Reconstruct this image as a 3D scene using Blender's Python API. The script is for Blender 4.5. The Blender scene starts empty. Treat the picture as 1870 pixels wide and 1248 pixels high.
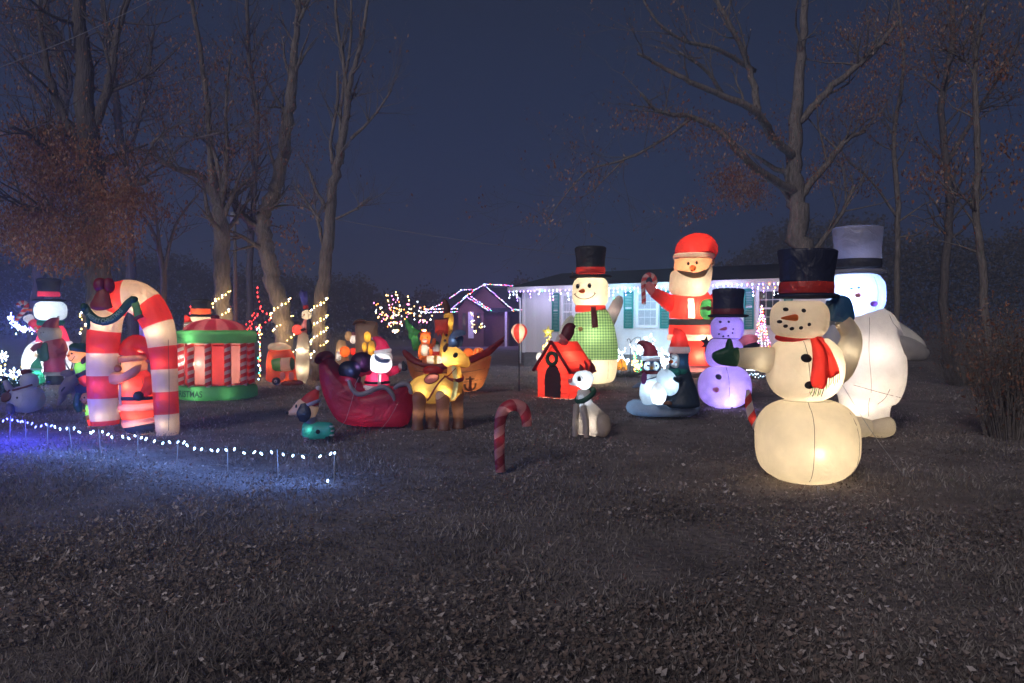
import bpy, bmesh, math, random
import numpy as np
from mathutils import Vector, Matrix
from mathutils.bvhtree import BVHTree
random.seed(7); rng = np.random.default_rng(7)
C = bpy.context.scene.collection
sc = bpy.context.scene

# ------------------------------------------------------------------ camera
FPX = 1468.0; CAMZ = 1.6; PITCH = math.atan(29.0 / FPX)
cam_d = bpy.data.cameras.new('camera'); cam = bpy.data.objects.new('camera', cam_d); C.objects.link(cam)
cam_d.sensor_width = 36; cam_d.lens = 36 * FPX / 1870.0
cam.location = (0, 0, CAMZ); cam.rotation_euler = (math.pi / 2 - PITCH, 0, 0)
cam_d.clip_start = 0.05; cam_d.clip_end = 900
sc.camera = cam

# ------------------------------------------------------------------ world, moon-weak sun, exposure
SUN_EL, SUN_AZ = math.radians(28), math.radians(205)      # from behind the camera
w = bpy.data.worlds.new('World'); sc.world = w; w.use_nodes = True
nt = w.node_tree; nt.nodes.clear()
out = nt.nodes.new('ShaderNodeOutputWorld')
sky = nt.nodes.new('ShaderNodeTexSky'); sky.sky_type = 'NISHITA'; sky.sun_disc = False
sky.sun_elevation = math.radians(3); sky.sun_rotation = SUN_AZ; sky.dust_density = 3.0
b1 = nt.nodes.new('ShaderNodeBackground'); b1.inputs['Strength'].default_value = 0.0012
b2 = nt.nodes.new('ShaderNodeBackground'); b2.inputs['Strength'].default_value = 1.0
tc = nt.nodes.new('ShaderNodeTexCoord'); sep = nt.nodes.new('ShaderNodeSeparateXYZ')
ramp = nt.nodes.new('ShaderNodeValToRGB')
e = ramp.color_ramp.elements
e[0].position = 0.0; e[0].color = (0.010, 0.020, 0.066, 1)
e[1].position = 0.55; e[1].color = (0.009, 0.011, 0.018, 1)
m = e.new(0.22); m.color = (0.009, 0.016, 0.046, 1)
addS = nt.nodes.new('ShaderNodeAddShader')
nt.links.new(tc.outputs['Generated'], sep.inputs[0]); nt.links.new(sep.outputs['Z'], ramp.inputs[0])
nt.links.new(ramp.outputs[0], b2.inputs['Color']); nt.links.new(sky.outputs[0], b1.inputs['Color'])
nt.links.new(b1.outputs[0], addS.inputs[0]); nt.links.new(b2.outputs[0], addS.inputs[1]); nt.links.new(addS.outputs[0], out.inputs[0])
sd = bpy.data.lights.new('sun', 'SUN'); sd.energy = 0.76; sd.angle = math.radians(12); sd.color = (1.0, 0.90, 0.90)
so = bpy.data.objects.new('sun', sd); C.objects.link(so)
so.rotation_euler = Vector((math.sin(SUN_AZ) * math.cos(SUN_EL), math.cos(SUN_AZ) * math.cos(SUN_EL), math.sin(SUN_EL))).to_track_quat('Z', 'Y').to_euler()
sc.view_settings.view_transform = 'Standard'; sc.view_settings.look = 'None'
sc.view_settings.exposure = 0.6; sc.view_settings.gamma = 1.0; sc.view_settings.use_curve_mapping = False
cy = sc.cycles
cy.max_bounces = 7; cy.diffuse_bounces = 4; cy.glossy_bounces = 2; cy.transmission_bounces = 5; cy.transparent_max_bounces = 12; cy.volume_bounces = 0; cy.volume_step_rate = 10
cy.sample_clamp_direct = 0; cy.sample_clamp_indirect = 5; cy.caustics_reflective = False; cy.caustics_refractive = False
cy.use_denoising = True; cy.use_adaptive_sampling = False

# ------------------------------------------------------------------ helpers
def ray(px, py):
    x = (px - 935) / FPX; z = -(py - 624) / FPX
    c, s = math.cos(PITCH), math.sin(PITCH)
    return Vector((x, c + z * s, z * c - s))
def ground(px, py):
    r = ray(px, py); t = -CAMZ / r.z
    return Vector((r.x * t, r.y * t, 0))
def at(px, py, Y):
    r = ray(px, py); t = Y / r.y
    return Vector((r.x * t, Y, CAMZ + r.z * t))
def tag(o, label=None, cat=None, group=None, kind=None):
    if label: o['label'] = label
    if cat: o['category'] = cat
    if group: o['group'] = group
    if kind: o['kind'] = kind
    return o
def link(name, me, mat, parent=None, loc=(0, 0, 0)):
    o = bpy.data.objects.new(name, me); C.objects.link(o); o.location = loc
    if mat is not None and not me.materials: me.materials.append(mat)
    if parent: o.parent = parent
    return o
def mesh_np(name, v, f, smooth=True, uv=None, quads=4):
    me = bpy.data.meshes.new(name)
    if isinstance(f, np.ndarray):
        k = f.shape[1]
        me.vertices.add(len(v)); me.vertices.foreach_set('co', np.asarray(v, dtype=np.float32).ravel())
        me.loops.add(f.size); me.loops.foreach_set('vertex_index', f.astype(np.int32).ravel())
        me.polygons.add(len(f)); me.polygons.foreach_set('loop_start', np.arange(0, f.size, k, dtype=np.int32))
        try: me.polygons.foreach_set('loop_total', np.full(len(f), k, dtype=np.int32))
        except Exception: pass
        me.update(calc_edges=True)
    else:
        me.from_pydata([tuple(map(float, p)) for p in v], [], f)
    me.polygons.foreach_set('use_smooth', np.full(len(me.polygons), smooth))
    if uv is not None:
        l = me.uv_layers.new(name='UVMap')
        idx = np.empty(len(me.loops), dtype=np.int32); me.loops.foreach_get('vertex_index', idx)
        l.data.foreach_set('uv', np.asarray(uv, dtype=np.float32)[idx].ravel())
    me.update(); return me
def catmull(P, sub):
    P = np.asarray(P, dtype=float)
    if sub <= 1 or len(P) < 3: 
        if len(P) == 2 and sub > 1: return np.array([P[0] + (P[1] - P[0]) * t for t in np.linspace(0, 1, sub + 1)])
        return P
    o = []; n = len(P)
    for i in range(n - 1):
        p0 = P[i - 1] if i else 2 * P[0] - P[1]; p1, p2 = P[i], P[i + 1]; p3 = P[i + 2] if i + 2 < n else 2 * P[-1] - P[-2]
        for k in range(sub):
            t = k / sub
            o.append(0.5 * (2 * p1 + (p2 - p0) * t + (2 * p0 - 5 * p1 + 4 * p2 - p3) * t * t + (3 * p1 - p0 - 3 * p2 + p3) * t ** 3))
    o.append(P[-1]); return np.array(o)
def sweep(P, R, nseg=8, sq=1.0, gores=0, g=0.03, pucker=0.0, caps=True, up=(0, 1, 0), fr=None):
    """circles of radius R swept along P; returns verts, faces, uv"""
    P = np.asarray(P, float); R = np.maximum(np.asarray(R, float), 1e-5); n = len(P)
    T = np.gradient(P, axis=0); T /= np.maximum(np.linalg.norm(T, axis=1), 1e-9)[:, None]
    U = np.array(up, float)
    B = U[None] - (T @ U)[:, None] * T; nb = np.linalg.norm(B, axis=1)
    for i in np.where(nb < 0.15)[0]:
        alt = np.array((0, 0, 1.)); B[i] = alt - (T[i] @ alt) * T[i]; nb[i] = np.linalg.norm(B[i])
    B /= np.linalg.norm(B, axis=1)[:, None]; N = np.cross(T, B)
    for i in range(1, n):
        if N[i] @ N[i - 1] < 0: N[i] *= -1; B[i] *= -1
    th = np.linspace(0, 2 * np.pi, nseg, endpoint=False) + 0.13
    mod = np.ones(nseg)
    if gores: mod = 1 - g * np.abs(np.cos(gores * th / 2)) ** 10
    M = np.repeat(mod[None], n, 0); s_ = np.linspace(0, 1, n)[:, None]
    if pucker:
        p0, p1, p2 = P[0].sum() * 7 % 6, P[-1].sum() * 5 % 6, R.max() * 90 % 6
        M = M + .007 * np.sin(3 * th[None] + 9 * s_ + p0) * np.sin(11 * s_ + p1) + .005 * np.sin(7 * th[None] - 13 * s_ + p2) * np.sin(5 * s_ + p0)
        if gores: M = M - .012 * (np.abs(np.cos(gores * th / 2)) ** 6)[None] * np.sin(s_ * 2 * np.pi * 11 + p1)
    if pucker:
        s = np.linspace(0, 1, n); wgt = np.exp(-s / 0.09) + np.exp(-(1 - s) / 0.09)
        M = M * (1 + pucker * wgt[:, None] * np.sin(th[None] * max(6, nseg // 5) + 1.7 * np.sin(3 * th[None])))
    V = P[:, None] + (R[:, None] * M * np.cos(th)[None])[..., None] * N[:, None] + (R[:, None] * M * np.sin(th)[None] * sq)[..., None] * B[:, None]
    V = V.reshape(-1, 3)
    i = np.arange(n - 1)[:, None]; j = np.arange(nseg)[None]; j2 = (j + 1) % nseg
    F = np.stack([i * nseg + j, i * nseg + j2, (i + 1) * nseg + j2, (i + 1) * nseg + j], -1).reshape(-1, 4)
    seg = np.r_[0, np.cumsum(np.linalg.norm(np.diff(P, axis=0), axis=1))]; seg /= max(seg[-1], 1e-9)
    uv = np.stack([np.repeat(seg, nseg), np.tile(th / (2 * np.pi), n)], -1)
    F = F.tolist()
    if caps:
        if R[0] < 0.3 * R.max() or caps == 'all': F.append(list(range(nseg))[::-1])
        if R[-1] < 0.3 * R.max() or caps == 'all': F.append([(n - 1) * nseg + k for k in range(nseg)])
    return V, F, uv
class Acc:
    """collects tubes / quads into one mesh"""
    def __init__(s): s.v = []; s.f = []; s.n = 0
    def add(s, v, f):
        s.v.append(np.asarray(v, float)); s.f += [[i + s.n for i in q] for q in f]; s.n += len(v)
    def tube(s, P, R, nseg=6, sub=1):
        A = np.c_[np.asarray(P, float), np.asarray(R, float)]
        A = catmull(A, sub); v, f, _ = sweep(A[:, :3], A[:, 3], nseg, caps='all'); s.add(v, f)
    def box(s, x0, x1, y0, y1, z0, z1):
        v = [(x, y, z) for x in (x0, x1) for y in (y0, y1) for z in (z0, z1)]
        s.add(v, [(0, 1, 3, 2), (4, 6, 7, 5), (0, 4, 5, 1), (2, 3, 7, 6), (0, 2, 6, 4), (1, 5, 7, 3)])
    def build(s, name, mat, parent=None, loc=(0, 0, 0), smooth=True):
        return link(name, mesh_np(name, np.concatenate(s.v), s.f, smooth), mat, parent, loc)

# ------------------------------------------------------------------ materials
MATS = {}
def nodes(key):
    m = bpy.data.materials.new(key); m.use_nodes = True; nt = m.node_tree; nt.nodes.clear()
    o = nt.nodes.new('ShaderNodeOutputMaterial'); return m, nt, o
def N_(nt, t, **kw):
    n = nt.nodes.new(t)
    for k, v in kw.items():
        if k in n.inputs.keys(): n.inputs[k].default_value = v
        else: setattr(n, k, v)
    return n
def rough(name, col, col2=None, scale=6.0, rough_=0.85, bump=0.3, stretch=(1, 1, 1), det=6, bscale=None, dist=0.02):
    if name in MATS: return MATS[name]
    m, nt, o = nodes(name); L = nt.links.new
    tc = N_(nt, 'ShaderNodeTexCoord'); mp = N_(nt, 'ShaderNodeMapping'); mp.inputs['Scale'].default_value = stretch
    L(tc.outputs['Object'], mp.inputs[0])
    nz = N_(nt, 'ShaderNodeTexNoise', Scale=scale, Detail=det, Roughness=0.65); L(mp.outputs[0], nz.inputs['Vector'])
    cr = N_(nt, 'ShaderNodeValToRGB'); cr.color_ramp.elements[0].position = 0.35; cr.color_ramp.elements[1].position = 0.68
    cr.color_ramp.elements[0].color = (*col, 1); cr.color_ramp.elements[1].color = (*(col2 or col), 1)
    L(nz.outputs[0], cr.inputs[0])
    p = N_(nt, 'ShaderNodeBsdfPrincipled', Roughness=rough_); p.inputs['Specular IOR Level'].default_value = 0.25
    L(cr.outputs[0], p.inputs['Base Color'])
    n2 = N_(nt, 'ShaderNodeTexNoise', Scale=bscale or scale * 3, Detail=5); L(mp.outputs[0], n2.inputs['Vector'])
    bp = N_(nt, 'ShaderNodeBump', Strength=bump, Distance=dist); L(n2.outputs[0], bp.inputs['Height']); L(bp.outputs[0], p.inputs['Normal'])
    L(p.outputs[0], o.inputs[0]); MATS[name] = m; return m
def nylon(name, col, t=0.5, pat=None, col2=None, scale=1.0):
    """thin inflatable fabric: half reflects, half lets the lamp inside through"""
    if name in MATS: return MATS[name]
    m, nt, o = nodes(name); L = nt.links.new
    tc = N_(nt, 'ShaderNodeTexCoord')
    nz = N_(nt, 'ShaderNodeTexNoise', Scale=2.6, Detail=4, Roughness=0.6); L(tc.outputs['Object'], nz.inputs['Vector'])
    mr = N_(nt, 'ShaderNodeMapRange'); mr.inputs['From Min'].default_value = 0.3; mr.inputs['From Max'].default_value = 0.7
    mr.inputs['To Min'].default_value = 0.8; mr.inputs['To Max'].default_value = 1.05; L(nz.outputs[0], mr.inputs[0])
    src = None
    if pat in ('stripe', 'spiral', 'gore', 'plaid', 'ring'):
        uvn = N_(nt, 'ShaderNodeUVMap'); sp = N_(nt, 'ShaderNodeSeparateXYZ')
        if pat == 'plaid': L(tc.outputs['Object'], sp.inputs[0])
        else: L(uvn.outputs[0], sp.inputs[0])
        def sq(sock, n, tw=None, thr=0.5):
            mu = N_(nt, 'ShaderNodeMath', operation='MULTIPLY'); mu.inputs[1].default_value = n; L(sock, mu.inputs[0])
            s_ = mu.outputs[0]
            if tw:
                m2 = N_(nt, 'ShaderNodeMath', operation='MULTIPLY_ADD'); m2.inputs[1].default_value = tw; L(sp.outputs[1], m2.inputs[0]); L(s_, m2.inputs[2]); s_ = m2.outputs[0]
            fr = N_(nt, 'ShaderNodeMath', operation='FRACT'); L(s_, fr.inputs[0])
            gt = N_(nt, 'ShaderNodeMath', operation='GREATER_THAN'); gt.inputs[1].default_value = thr; L(fr.outputs[0], gt.inputs[0]); return gt.outputs[0]
        if pat == 'stripe': fac = sq(sp.outputs[0], scale)
        elif pat == 'ring': fac = sq(sp.outputs[0], scale)
        elif pat == 'spiral': fac = sq(sp.outputs[0], scale, 1.0)
        elif pat == 'gore': fac = sq(sp.outputs[1], scale)
        else:
            a = sq(sp.outputs[0], scale); b = sq(sp.outputs[2], scale)
            ad = N_(nt, 'ShaderNodeMath', operation='ADD'); L(a, ad.inputs[0]); L(b, ad.inputs[1])
            ha = N_(nt, 'ShaderNodeMath', operation='MULTIPLY'); ha.inputs[1].default_value = 0.5; L(ad.outputs[0], ha.inputs[0]); fac = ha.outputs[0]
        mx = N_(nt, 'ShaderNodeMix', data_type='RGBA'); mx.inputs[6].default_value = (*col, 1); mx.inputs[7].default_value = (*col2, 1)
        L(fac, mx.inputs[0]); src = mx.outputs[2]
    mx2 = N_(nt, 'ShaderNodeMix', data_type='RGBA', blend_type='MULTIPLY'); mx2.inputs[0].default_value = 1.0
    if src is not None: L(src, mx2.inputs[6])
    else: mx2.inputs[6].default_value = (*col, 1)
    L(mr.outputs[0], mx2.inputs[7])
    d = N_(nt, 'ShaderNodeBsdfDiffuse'); tr = N_(nt, 'ShaderNodeBsdfTranslucent'); g = N_(nt, 'ShaderNodeBsdfGlossy', Roughness=0.45)
    g.inputs[0].default_value = (1, 1, 1, 1)
    L(mx2.outputs[2], d.inputs[0]); L(mx2.outputs[2], tr.inputs[0])
    ms = N_(nt, 'ShaderNodeMixShader'); ms.inputs[0].default_value = t; L(d.outputs[0], ms.inputs[1]); L(tr.outputs[0], ms.inputs[2])
    mg = N_(nt, 'ShaderNodeMixShader'); mg.inputs[0].default_value = 0.035; L(ms.outputs[0], mg.inputs[1]); L(g.outputs[0], mg.inputs[2])
    n2 = N_(nt, 'ShaderNodeTexNoise', Scale=5.0, Detail=4, Distortion=1.2); L(tc.outputs['Object'], n2.inputs['Vector'])
    bp = N_(nt, 'ShaderNodeBump', Strength=0.6, Distance=0.06); L(n2.outputs[0], bp.inputs['Height'])
    L(bp.outputs[0], d.inputs['Normal']); L(bp.outputs[0], g.inputs['Normal'])
    L(mg.outputs[0], o.inputs[0]); MATS[name] = m; return m
def emit(name, col, s, sample=False, attr=False):
    if name in MATS: return MATS[name]
    m, nt, o = nodes(name); e_ = N_(nt, 'ShaderNodeEmission', Strength=s); e_.inputs[0].default_value = (*col, 1)
    if attr:
        a = N_(nt, 'ShaderNodeAttribute', attribute_name='bulb'); nt.links.new(a.outputs['Color'], e_.inputs[0])
    nt.links.new(e_.outputs[0], o.inputs[0])
    if not sample: m.cycles.emission_sampling = 'NONE'
    MATS[name] = m; return m
WHITE = nylon('white_nylon', (.82, .80, .78)); CREAM = nylon('cream_nylon', (.82, .74, .6)); RED = nylon('red_nylon', (.80, .05, .035))
DRED = nylon('dark_red_nylon', (.32, .02, .03), .35); MAROON = nylon('maroon_nylon', (.22, .03, .04), .3); BLACK = nylon('black_nylon', (.035, .036, .042), .25)
GREEN = nylon('green_nylon', (.12, .55, .16)); DGREEN = nylon('dark_green_nylon', (.03, .13, .07), .3); TEAL = nylon('teal_nylon', (.03, .38, .32))
PEACH = nylon('peach_nylon', (.85, .45, .25)); PINK = nylon('pink_nylon', (.85, .35, .36)); ORANGE = nylon('orange_nylon', (.9, .25, .05)); YELLOW = nylon('yellow_nylon', (.88, .58, .1))
BROWN = nylon('brown_nylon', (.2, .08, .035), .4); TAN = nylon('tan_nylon', (.55, .36, .2)); GREY = nylon('grey_nylon', (.42, .40, .42)); LGREY = nylon('light_grey_nylon', (.65, .63, .62), .4)
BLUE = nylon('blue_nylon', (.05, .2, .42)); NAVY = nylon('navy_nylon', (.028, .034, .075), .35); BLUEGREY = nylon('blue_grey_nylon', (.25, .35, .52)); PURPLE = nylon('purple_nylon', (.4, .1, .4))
CANE = nylon('candy_spiral_nylon', (.8, .05, .04), .5, 'spiral', (.82, .78, .72), 6); CANE5 = nylon('cane_stripe_nylon', (.85, .74, .58), .5, 'spiral', (.8, .06, .05), 5.5)
SEAM = rough('seam_thread', (.08, .06, .05), (.12, .09, .07), 20); COAL = rough('coal_fabric', (.02, .018, .016), (.035, .03, .03), 20)
METAL = rough('galvanised_stake', (.35, .36, .38), (.45, .46, .48), 30, .5); CORD = rough('dark_green_cord', (.02, .04, .025), (.03, .05, .03), 30)
WARM = (1, .85, .62); COOL = (.58, .76, 1); NEUT = (1, .93, .82); DAY = (.8, .9, 1)

# ------------------------------------------------------------------ the figure builder
LAMP = 0.56
class Fig:
    """a thing measured in photograph pixels about its foot (x0, y0), built in metres at its true distance"""
    def __init__(s, name, label, cat, x0, y0, group=None, Y=None):
        g = ground(x0, y0); s.Y = g.y if Y is None else Y
        s.base = g if Y is None else Vector((at(x0, y0, Y).x, Y, 0))
        s.zo = 0 if Y is None else at(x0, y0, Y).z
        s.s = s.Y / FPX; s.x0, s.y0 = x0, y0
        s.root = bpy.data.objects.new(name, None); C.objects.link(s.root); s.root.location = s.base; s.root.empty_display_size = .2
        tag(s.root, label, cat, group); s.surf = {}
    def p(s, x, y, dy=0): return ((x - s.x0) * s.s, dy * s.s, (s.y0 - y) * s.s + s.zo)
    def shell(s, name, st, mat, sq=1.0, gores=0, g=0.03, sub=4, caps=True, pucker=0.013, parent=None, nseg=None, up=(0, 1, 0)):
        A = np.array([(*s.p(q[0], q[1], q[3] if len(q) > 3 else 0), q[2] * s.s) for q in st], float)
        A = catmull(A, sub); A[:, 3] = np.maximum(A[:, 3], 1e-4)
        rm = max(q[2] for q in st); ns = nseg or int(min(80, max(12, rm * 1.7)))
        v, f, uv = sweep(A[:, :3], A[:, 3], ns, sq, gores, g, pucker if rm > 8 else 0, caps, up)
        o = link(name, mesh_np(name, v, f, True, uv), mat, parent or s.root)
        s.surf[o.name] = (v, f); o['_k'] = o.name; return o
    def ball(s, name, cx, cy_, rx, ry, mat, e=2.3, t=(0, 1), dy=0, sq=1.0, tilt=0.0, gores=0, g=.03, parent=None, n=None):
        n = n or int(min(30, max(9, ry * .8))); ph = np.linspace(t[0], t[1], n) * np.pi; st = []
        for a in ph:
            c, q = math.cos(a), abs(math.sin(a)); h = -ry * math.copysign(abs(c) ** (2 / e), c); r = rx * q ** (2 / e)
            st.append((cx - h * math.sin(tilt), cy_ + h * math.cos(tilt), max(r, .15), dy))
        return s.shell(name, st, mat, sq, gores, g, 1, True, 0.010, parent)
    def stack(s, segs, sq=1.0, gores=0, g=.02, parent=None, sub=4):
        return [s.shell(nm, st, mt, sq, gores, g, sub, True, 0.013, parent) for nm, mt, st in segs]
    def ring(s, name, cx, cy_, R, hw, hh, mat, dy=0, tilt=0.0, rx=0.0, sq=1.0, parent=None, a0=0, a1=2 * math.pi):
        n = 40 if a1 - a0 > 6.2 else 24; closed = a1 - a0 > 6.2; k = 10
        th = np.linspace(a0, a1, n, endpoint=not closed); ph = np.linspace(0, 2 * np.pi, k, endpoint=False)
        T, P_ = np.meshgrid(th, ph, indexing='ij'); rr = R + hw * np.cos(P_)
        X = rr * np.cos(T); Y_ = rr * np.sin(T) * sq; Z = hh * np.sin(P_)
        V = np.stack([X, Y_, Z], -1).reshape(-1, 3) * s.s
        M = Matrix.Rotation(tilt, 3, 'Y') @ Matrix.Rotation(rx, 3, 'X'); V = V @ np.array(M).T + np.array(s.p(cx, cy_, dy))
        F = []
        for i in range(n if closed else n - 1):
            for j in range(k):
                i2 = (i + 1) % n; j2 = (j + 1) % k; F.append([i * k + j, i2 * k + j, i2 * k + j2, i * k + j2])
        if not closed: F += [[j for j in range(k)], [(n - 1) * k + j for j in range(k)][::-1]]
        uv = np.stack([T.ravel() / (2 * np.pi), P_.ravel() / (2 * np.pi)], -1)
        o = link(name, mesh_np(name, V, F, True, uv), mat, parent or s.root); s.surf[o.name] = (V, F); return o
    def pillow(s, name, pts, mat, depth, dy=0, pw=4.0, sub=5, ctr=None, parent=None, smooth=True):
        """closed outline in pixels, puffed front and back"""
        P = np.array(pts, float)
        if smooth:
            Q = np.vstack([P[-2:], P, P[:3]]); Q = catmull(Q, sub)[2 * sub: 2 * sub + len(P) * sub]
        else:
            Q = np.vstack([P[i] + (P[(i + 1) % len(P)] - P[i]) * t for i in range(len(P)) for t in np.linspace(0, 1, sub, endpoint=False)])
        c = np.array(ctr if ctr else P.mean(0)); n = len(Q); ts = [0.25, .5, .7, .84, .93, .98, 1.0]
        V = [[*c, -1.0]]; 
        for t in ts: V += [[*(c + (q - c) * t), -(1 - t ** pw) ** .5] for q in Q]
        V.append([*c, 1.0]); b0 = len(V)
        for t in ts[:-1]: V += [[*(c + (q - c) * t), (1 - t ** pw) ** .5] for q in Q]
        W = [s.p(a[0], a[1], dy + a[2] * depth / 2) for a in V]; F = []
        for k in range(n):
            k2 = (k + 1) % n; F.append([0, 1 + k2, 1 + k]); F.append([b0 - 1, b0 + k, b0 + k2])
            for r in range(len(ts) - 1): F.append([1 + r * n + k, 1 + r * n + k2, 1 + (r + 1) * n + k2, 1 + (r + 1) * n + k])
            for r in range(len(ts) - 2): F.append([b0 + r * n + k, b0 + (r + 1) * n + k, b0 + (r + 1) * n + k2, b0 + r * n + k2])
            r = len(ts) - 2; l = 1 + (len(ts) - 1) * n; F.append([b0 + r * n + k, l + k, l + k2, b0 + r * n + k2])
        o = link(name, mesh_np(name, W, F), mat, parent or s.root); s.surf[o.name] = (np.array(W), F); return o
    def bvh(s, objs):
        V = []; F = []; 
        for o in objs:
            v, f = s.surf[o.name]; b = len(V); V += [tuple(map(float, q)) for q in v]; F += [[i + b for i in q] for q in f]
        return BVHTree.FromPolygons(V, F)
    def hit(s, bv, x, y, off):
        q = s.p(x, y); h = bv.ray_cast(Vector((q[0], -40, q[2])), Vector((0, 1, 0)))
        if h[0] is None:
            h = bv.find_nearest(Vector((q[0], -0.3, q[2]))); return Vector((q[0], h[0].y - off, q[2]))
        return h[0] + Vector((0, -off, 0))
    def decal(s, name, pts, on, mat, off=.008, puff=.01, smooth=True, parent=None, ctr=None):
        on = on if isinstance(on, (list, tuple)) else [on]; bv = s.bvh(on); P = np.array(pts, float)
        if smooth:
            Q = np.vstack([P[-2:], P, P[:3]]); Q = catmull(Q, 4)[8: 8 + len(P) * 4]
        else: Q = np.vstack([P[i] + (P[(i + 1) % len(P)] - P[i]) * t for i in range(len(P)) for t in np.linspace(0, 1, 5, endpoint=False)])
        c = np.array(ctr if ctr else P.mean(0)); n = len(Q); ts = [.3, .6, .85, 1.0, 1.0]
        V = [s.hit(bv, *c, off + puff)]
        for i, t in enumerate(ts):
            V += [s.hit(bv, *(c + (q - c) * t), (off + puff * (1 - t * t)) if i < 4 else -.004) for q in Q]
        F = []
        for k in range(n):
            k2 = (k + 1) % n; F.append([0, 1 + k2, 1 + k])
            for r in range(4): F.append([1 + r * n + k, 1 + r * n + k2, 1 + (r + 1) * n + k2, 1 + (r + 1) * n + k])
        if mat not in (COAL, BLACK, NAVY, DGREEN, BROWN, SEAM, GREY, MAROON): s.open_under(on, Q, c)
        o = link(name, mesh_np(name, V, F), mat, parent or s.root); s.surf[o.name] = (np.array(V), F); return o
    def open_under(s, on, Q, c):
        """a sewn in panel: the shell behind it is cut away so the lamp shines through the panel"""
        R = c + (Q - c) * .97
        W = np.array([s.p(q[0], q[1])[::2] for q in R])
        for o in on:
            if o.data.users > 1: continue
            v = s.surf[o.name][0]; ym = np.mean(v[:, 1]); bm = bmesh.new(); bm.from_mesh(o.data)
            co = np.array([tuple(q.co) for q in bm.verts]); x, z = co[:, 0], co[:, 2]; ins = np.zeros(len(co), bool); j = len(W) - 1
            for i in range(len(W)):
                xi, zi, xj, zj = *W[i], *W[j]; cr = ((zi > z) != (zj > z)); ins ^= cr & (x < (xj - xi) * (z - zi) / ((zj - zi) or 1e-9) + xi); j = i
            ins &= co[:, 1] < ym
            dead = [fc for fc in bm.faces if all(ins[q.index] for q in fc.verts)]
            if dead: bmesh.ops.delete(bm, geom=dead, context='FACES_ONLY'); bm.to_mesh(o.data)
            bm.free()
    def trim(s, name, cx, y0, y1, R0, Rm, R1, mat, cx1=None, parent=None):
        cx1 = cx if cx1 is None else cx1
        return s.shell(name, [(cx, y0, R0), (cx * .85 + cx1 * .15, y0 + (y1 - y0) * .15, Rm * .97), ((cx + cx1) / 2, (y0 + y1) / 2, Rm), (cx * .15 + cx1 * .85, y1 - (y1 - y0) * .15, Rm * .97), (cx1, y1, R1)], mat, sub=3, parent=parent)
    def dot(s, name, x, y, rx, ry, on, mat, puff=.012, parent=None, tilt=0.0):
        pts = [(x + rx * math.cos(a) * math.cos(tilt) - ry * math.sin(a) * math.sin(tilt), y + rx * math.cos(a) * math.sin(tilt) + ry * math.sin(a) * math.cos(tilt)) for a in np.linspace(0, 2 * math.pi, 10, endpoint=False)]
        return s.decal(name, pts, on, mat, .005, puff, True, parent, ctr=(x, y))
    def line(s, name, pts, on, mat, r=.7, off=.0, sub=5, parent=None):
        on = on if isinstance(on, (list, tuple)) else [on]; bv = s.bvh(on); Q = catmull(np.array(pts, float), sub)
        P = [s.hit(bv, q[0], q[1], off) for q in Q]; R = [r * s.s] * len(P)
        v, f, uv = sweep(P, R, 6, caps='all', up=(0, 1, .01)); return link(name, mesh_np(name, v, f, True, uv), mat, parent or s.root)
    def cone(s, name, x0, y0, x1, y1, r, mat, dy0=0, dy1=0, parent=None):
        return s.shell(name, [(x0, y0, r, dy0), (x0 + (x1 - x0) * .5, y0 + (y1 - y0) * .5, r * .66, (dy0 + dy1) / 2), (x0 + (x1 - x0) * .92, y0 + (y1 - y0) * .92, r * .25, dy0 + (dy1 - dy0) * .92), (x1, y1, .15, dy1)], mat, sub=3, parent=parent, up=(0, 1, 0.2))
    def lamp(s, x, y, dy, r, L, col=WARM, size=.03, gobo=False):
        """one inner light, real bulb and added limb lamp alike, that gives fabric r pixels away the brightness L"""
        d = bpy.data.lights.new('bulb_fill_light', 'POINT'); d.energy = L * 39.5 * (r * s.s) ** 2 / .38 * LAMP; d.color = col
        d.shadow_soft_size = min(size, r * s.s * .3)
        o = bpy.data.objects.new('bulb_fill_light', d); C.objects.link(o); o.parent = s.root; o.location = s.p(x, y + (.12 * r if r > 15 else 0), dy - (.34 * r if r > 15 else .15 * r))
        if gobo:
            d.use_nodes = True; nt = d.node_tree; em = nt.nodes['Emission']; tc = nt.nodes.new('ShaderNodeTexCoord')
            vo = nt.nodes.new('ShaderNodeTexVoronoi'); vo.inputs['Scale'].default_value = 7
            mr = nt.nodes.new('ShaderNodeMapRange'); mr.inputs['From Min'].default_value = .18; mr.inputs['From Max'].default_value = .32; mr.inputs['To Min'].default_value = 3.2; mr.inputs['To Max'].default_value = .75
            nt.links.new(tc.outputs['Normal'], vo.inputs['Vector']); nt.links.new(vo.outputs['Distance'], mr.inputs[0]); nt.links.new(mr.outputs[0], em.inputs['Strength'])
        return o
    def tophat(s, cx, yb, rb, y0, y1, r0, r1, mat, band=None, bandh=8, sq=.9, tilt=0.0, parent=None, lean=0.0):
        """brim at yb, crown from y0 (brim) up to y1 (top)"""
        hat = s.shell('hat', [(cx + lean, y1, .3), (cx + lean, y1 + .8, r1 * .75), (cx + lean, y1 + 2.4, r1 * .94), (cx + lean * .95, y1 + 6, r1), (cx + lean * .6, y1 + (y0 - bandh - y1) * .55, (r0 + r1) / 2 * .98), (cx, y0 - bandh, r0)], mat, sq, 6, .02, parent=parent)
        if band is not None: s.shell('hat_band', [(cx, y0 - bandh, r0 * 1.02), (cx, y0 - bandh / 2, r0 * 1.04), (cx, y0 + 1, r0 * 1.02)], band, sq, parent=hat)
        s.ring('hat_brim', cx, yb, (rb + r0 * .75) / 2, (rb - r0 * .75) / 2, max(2.2, rb * .075), mat, 0, tilt, 0, sq, parent=hat)
        return hat

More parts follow.
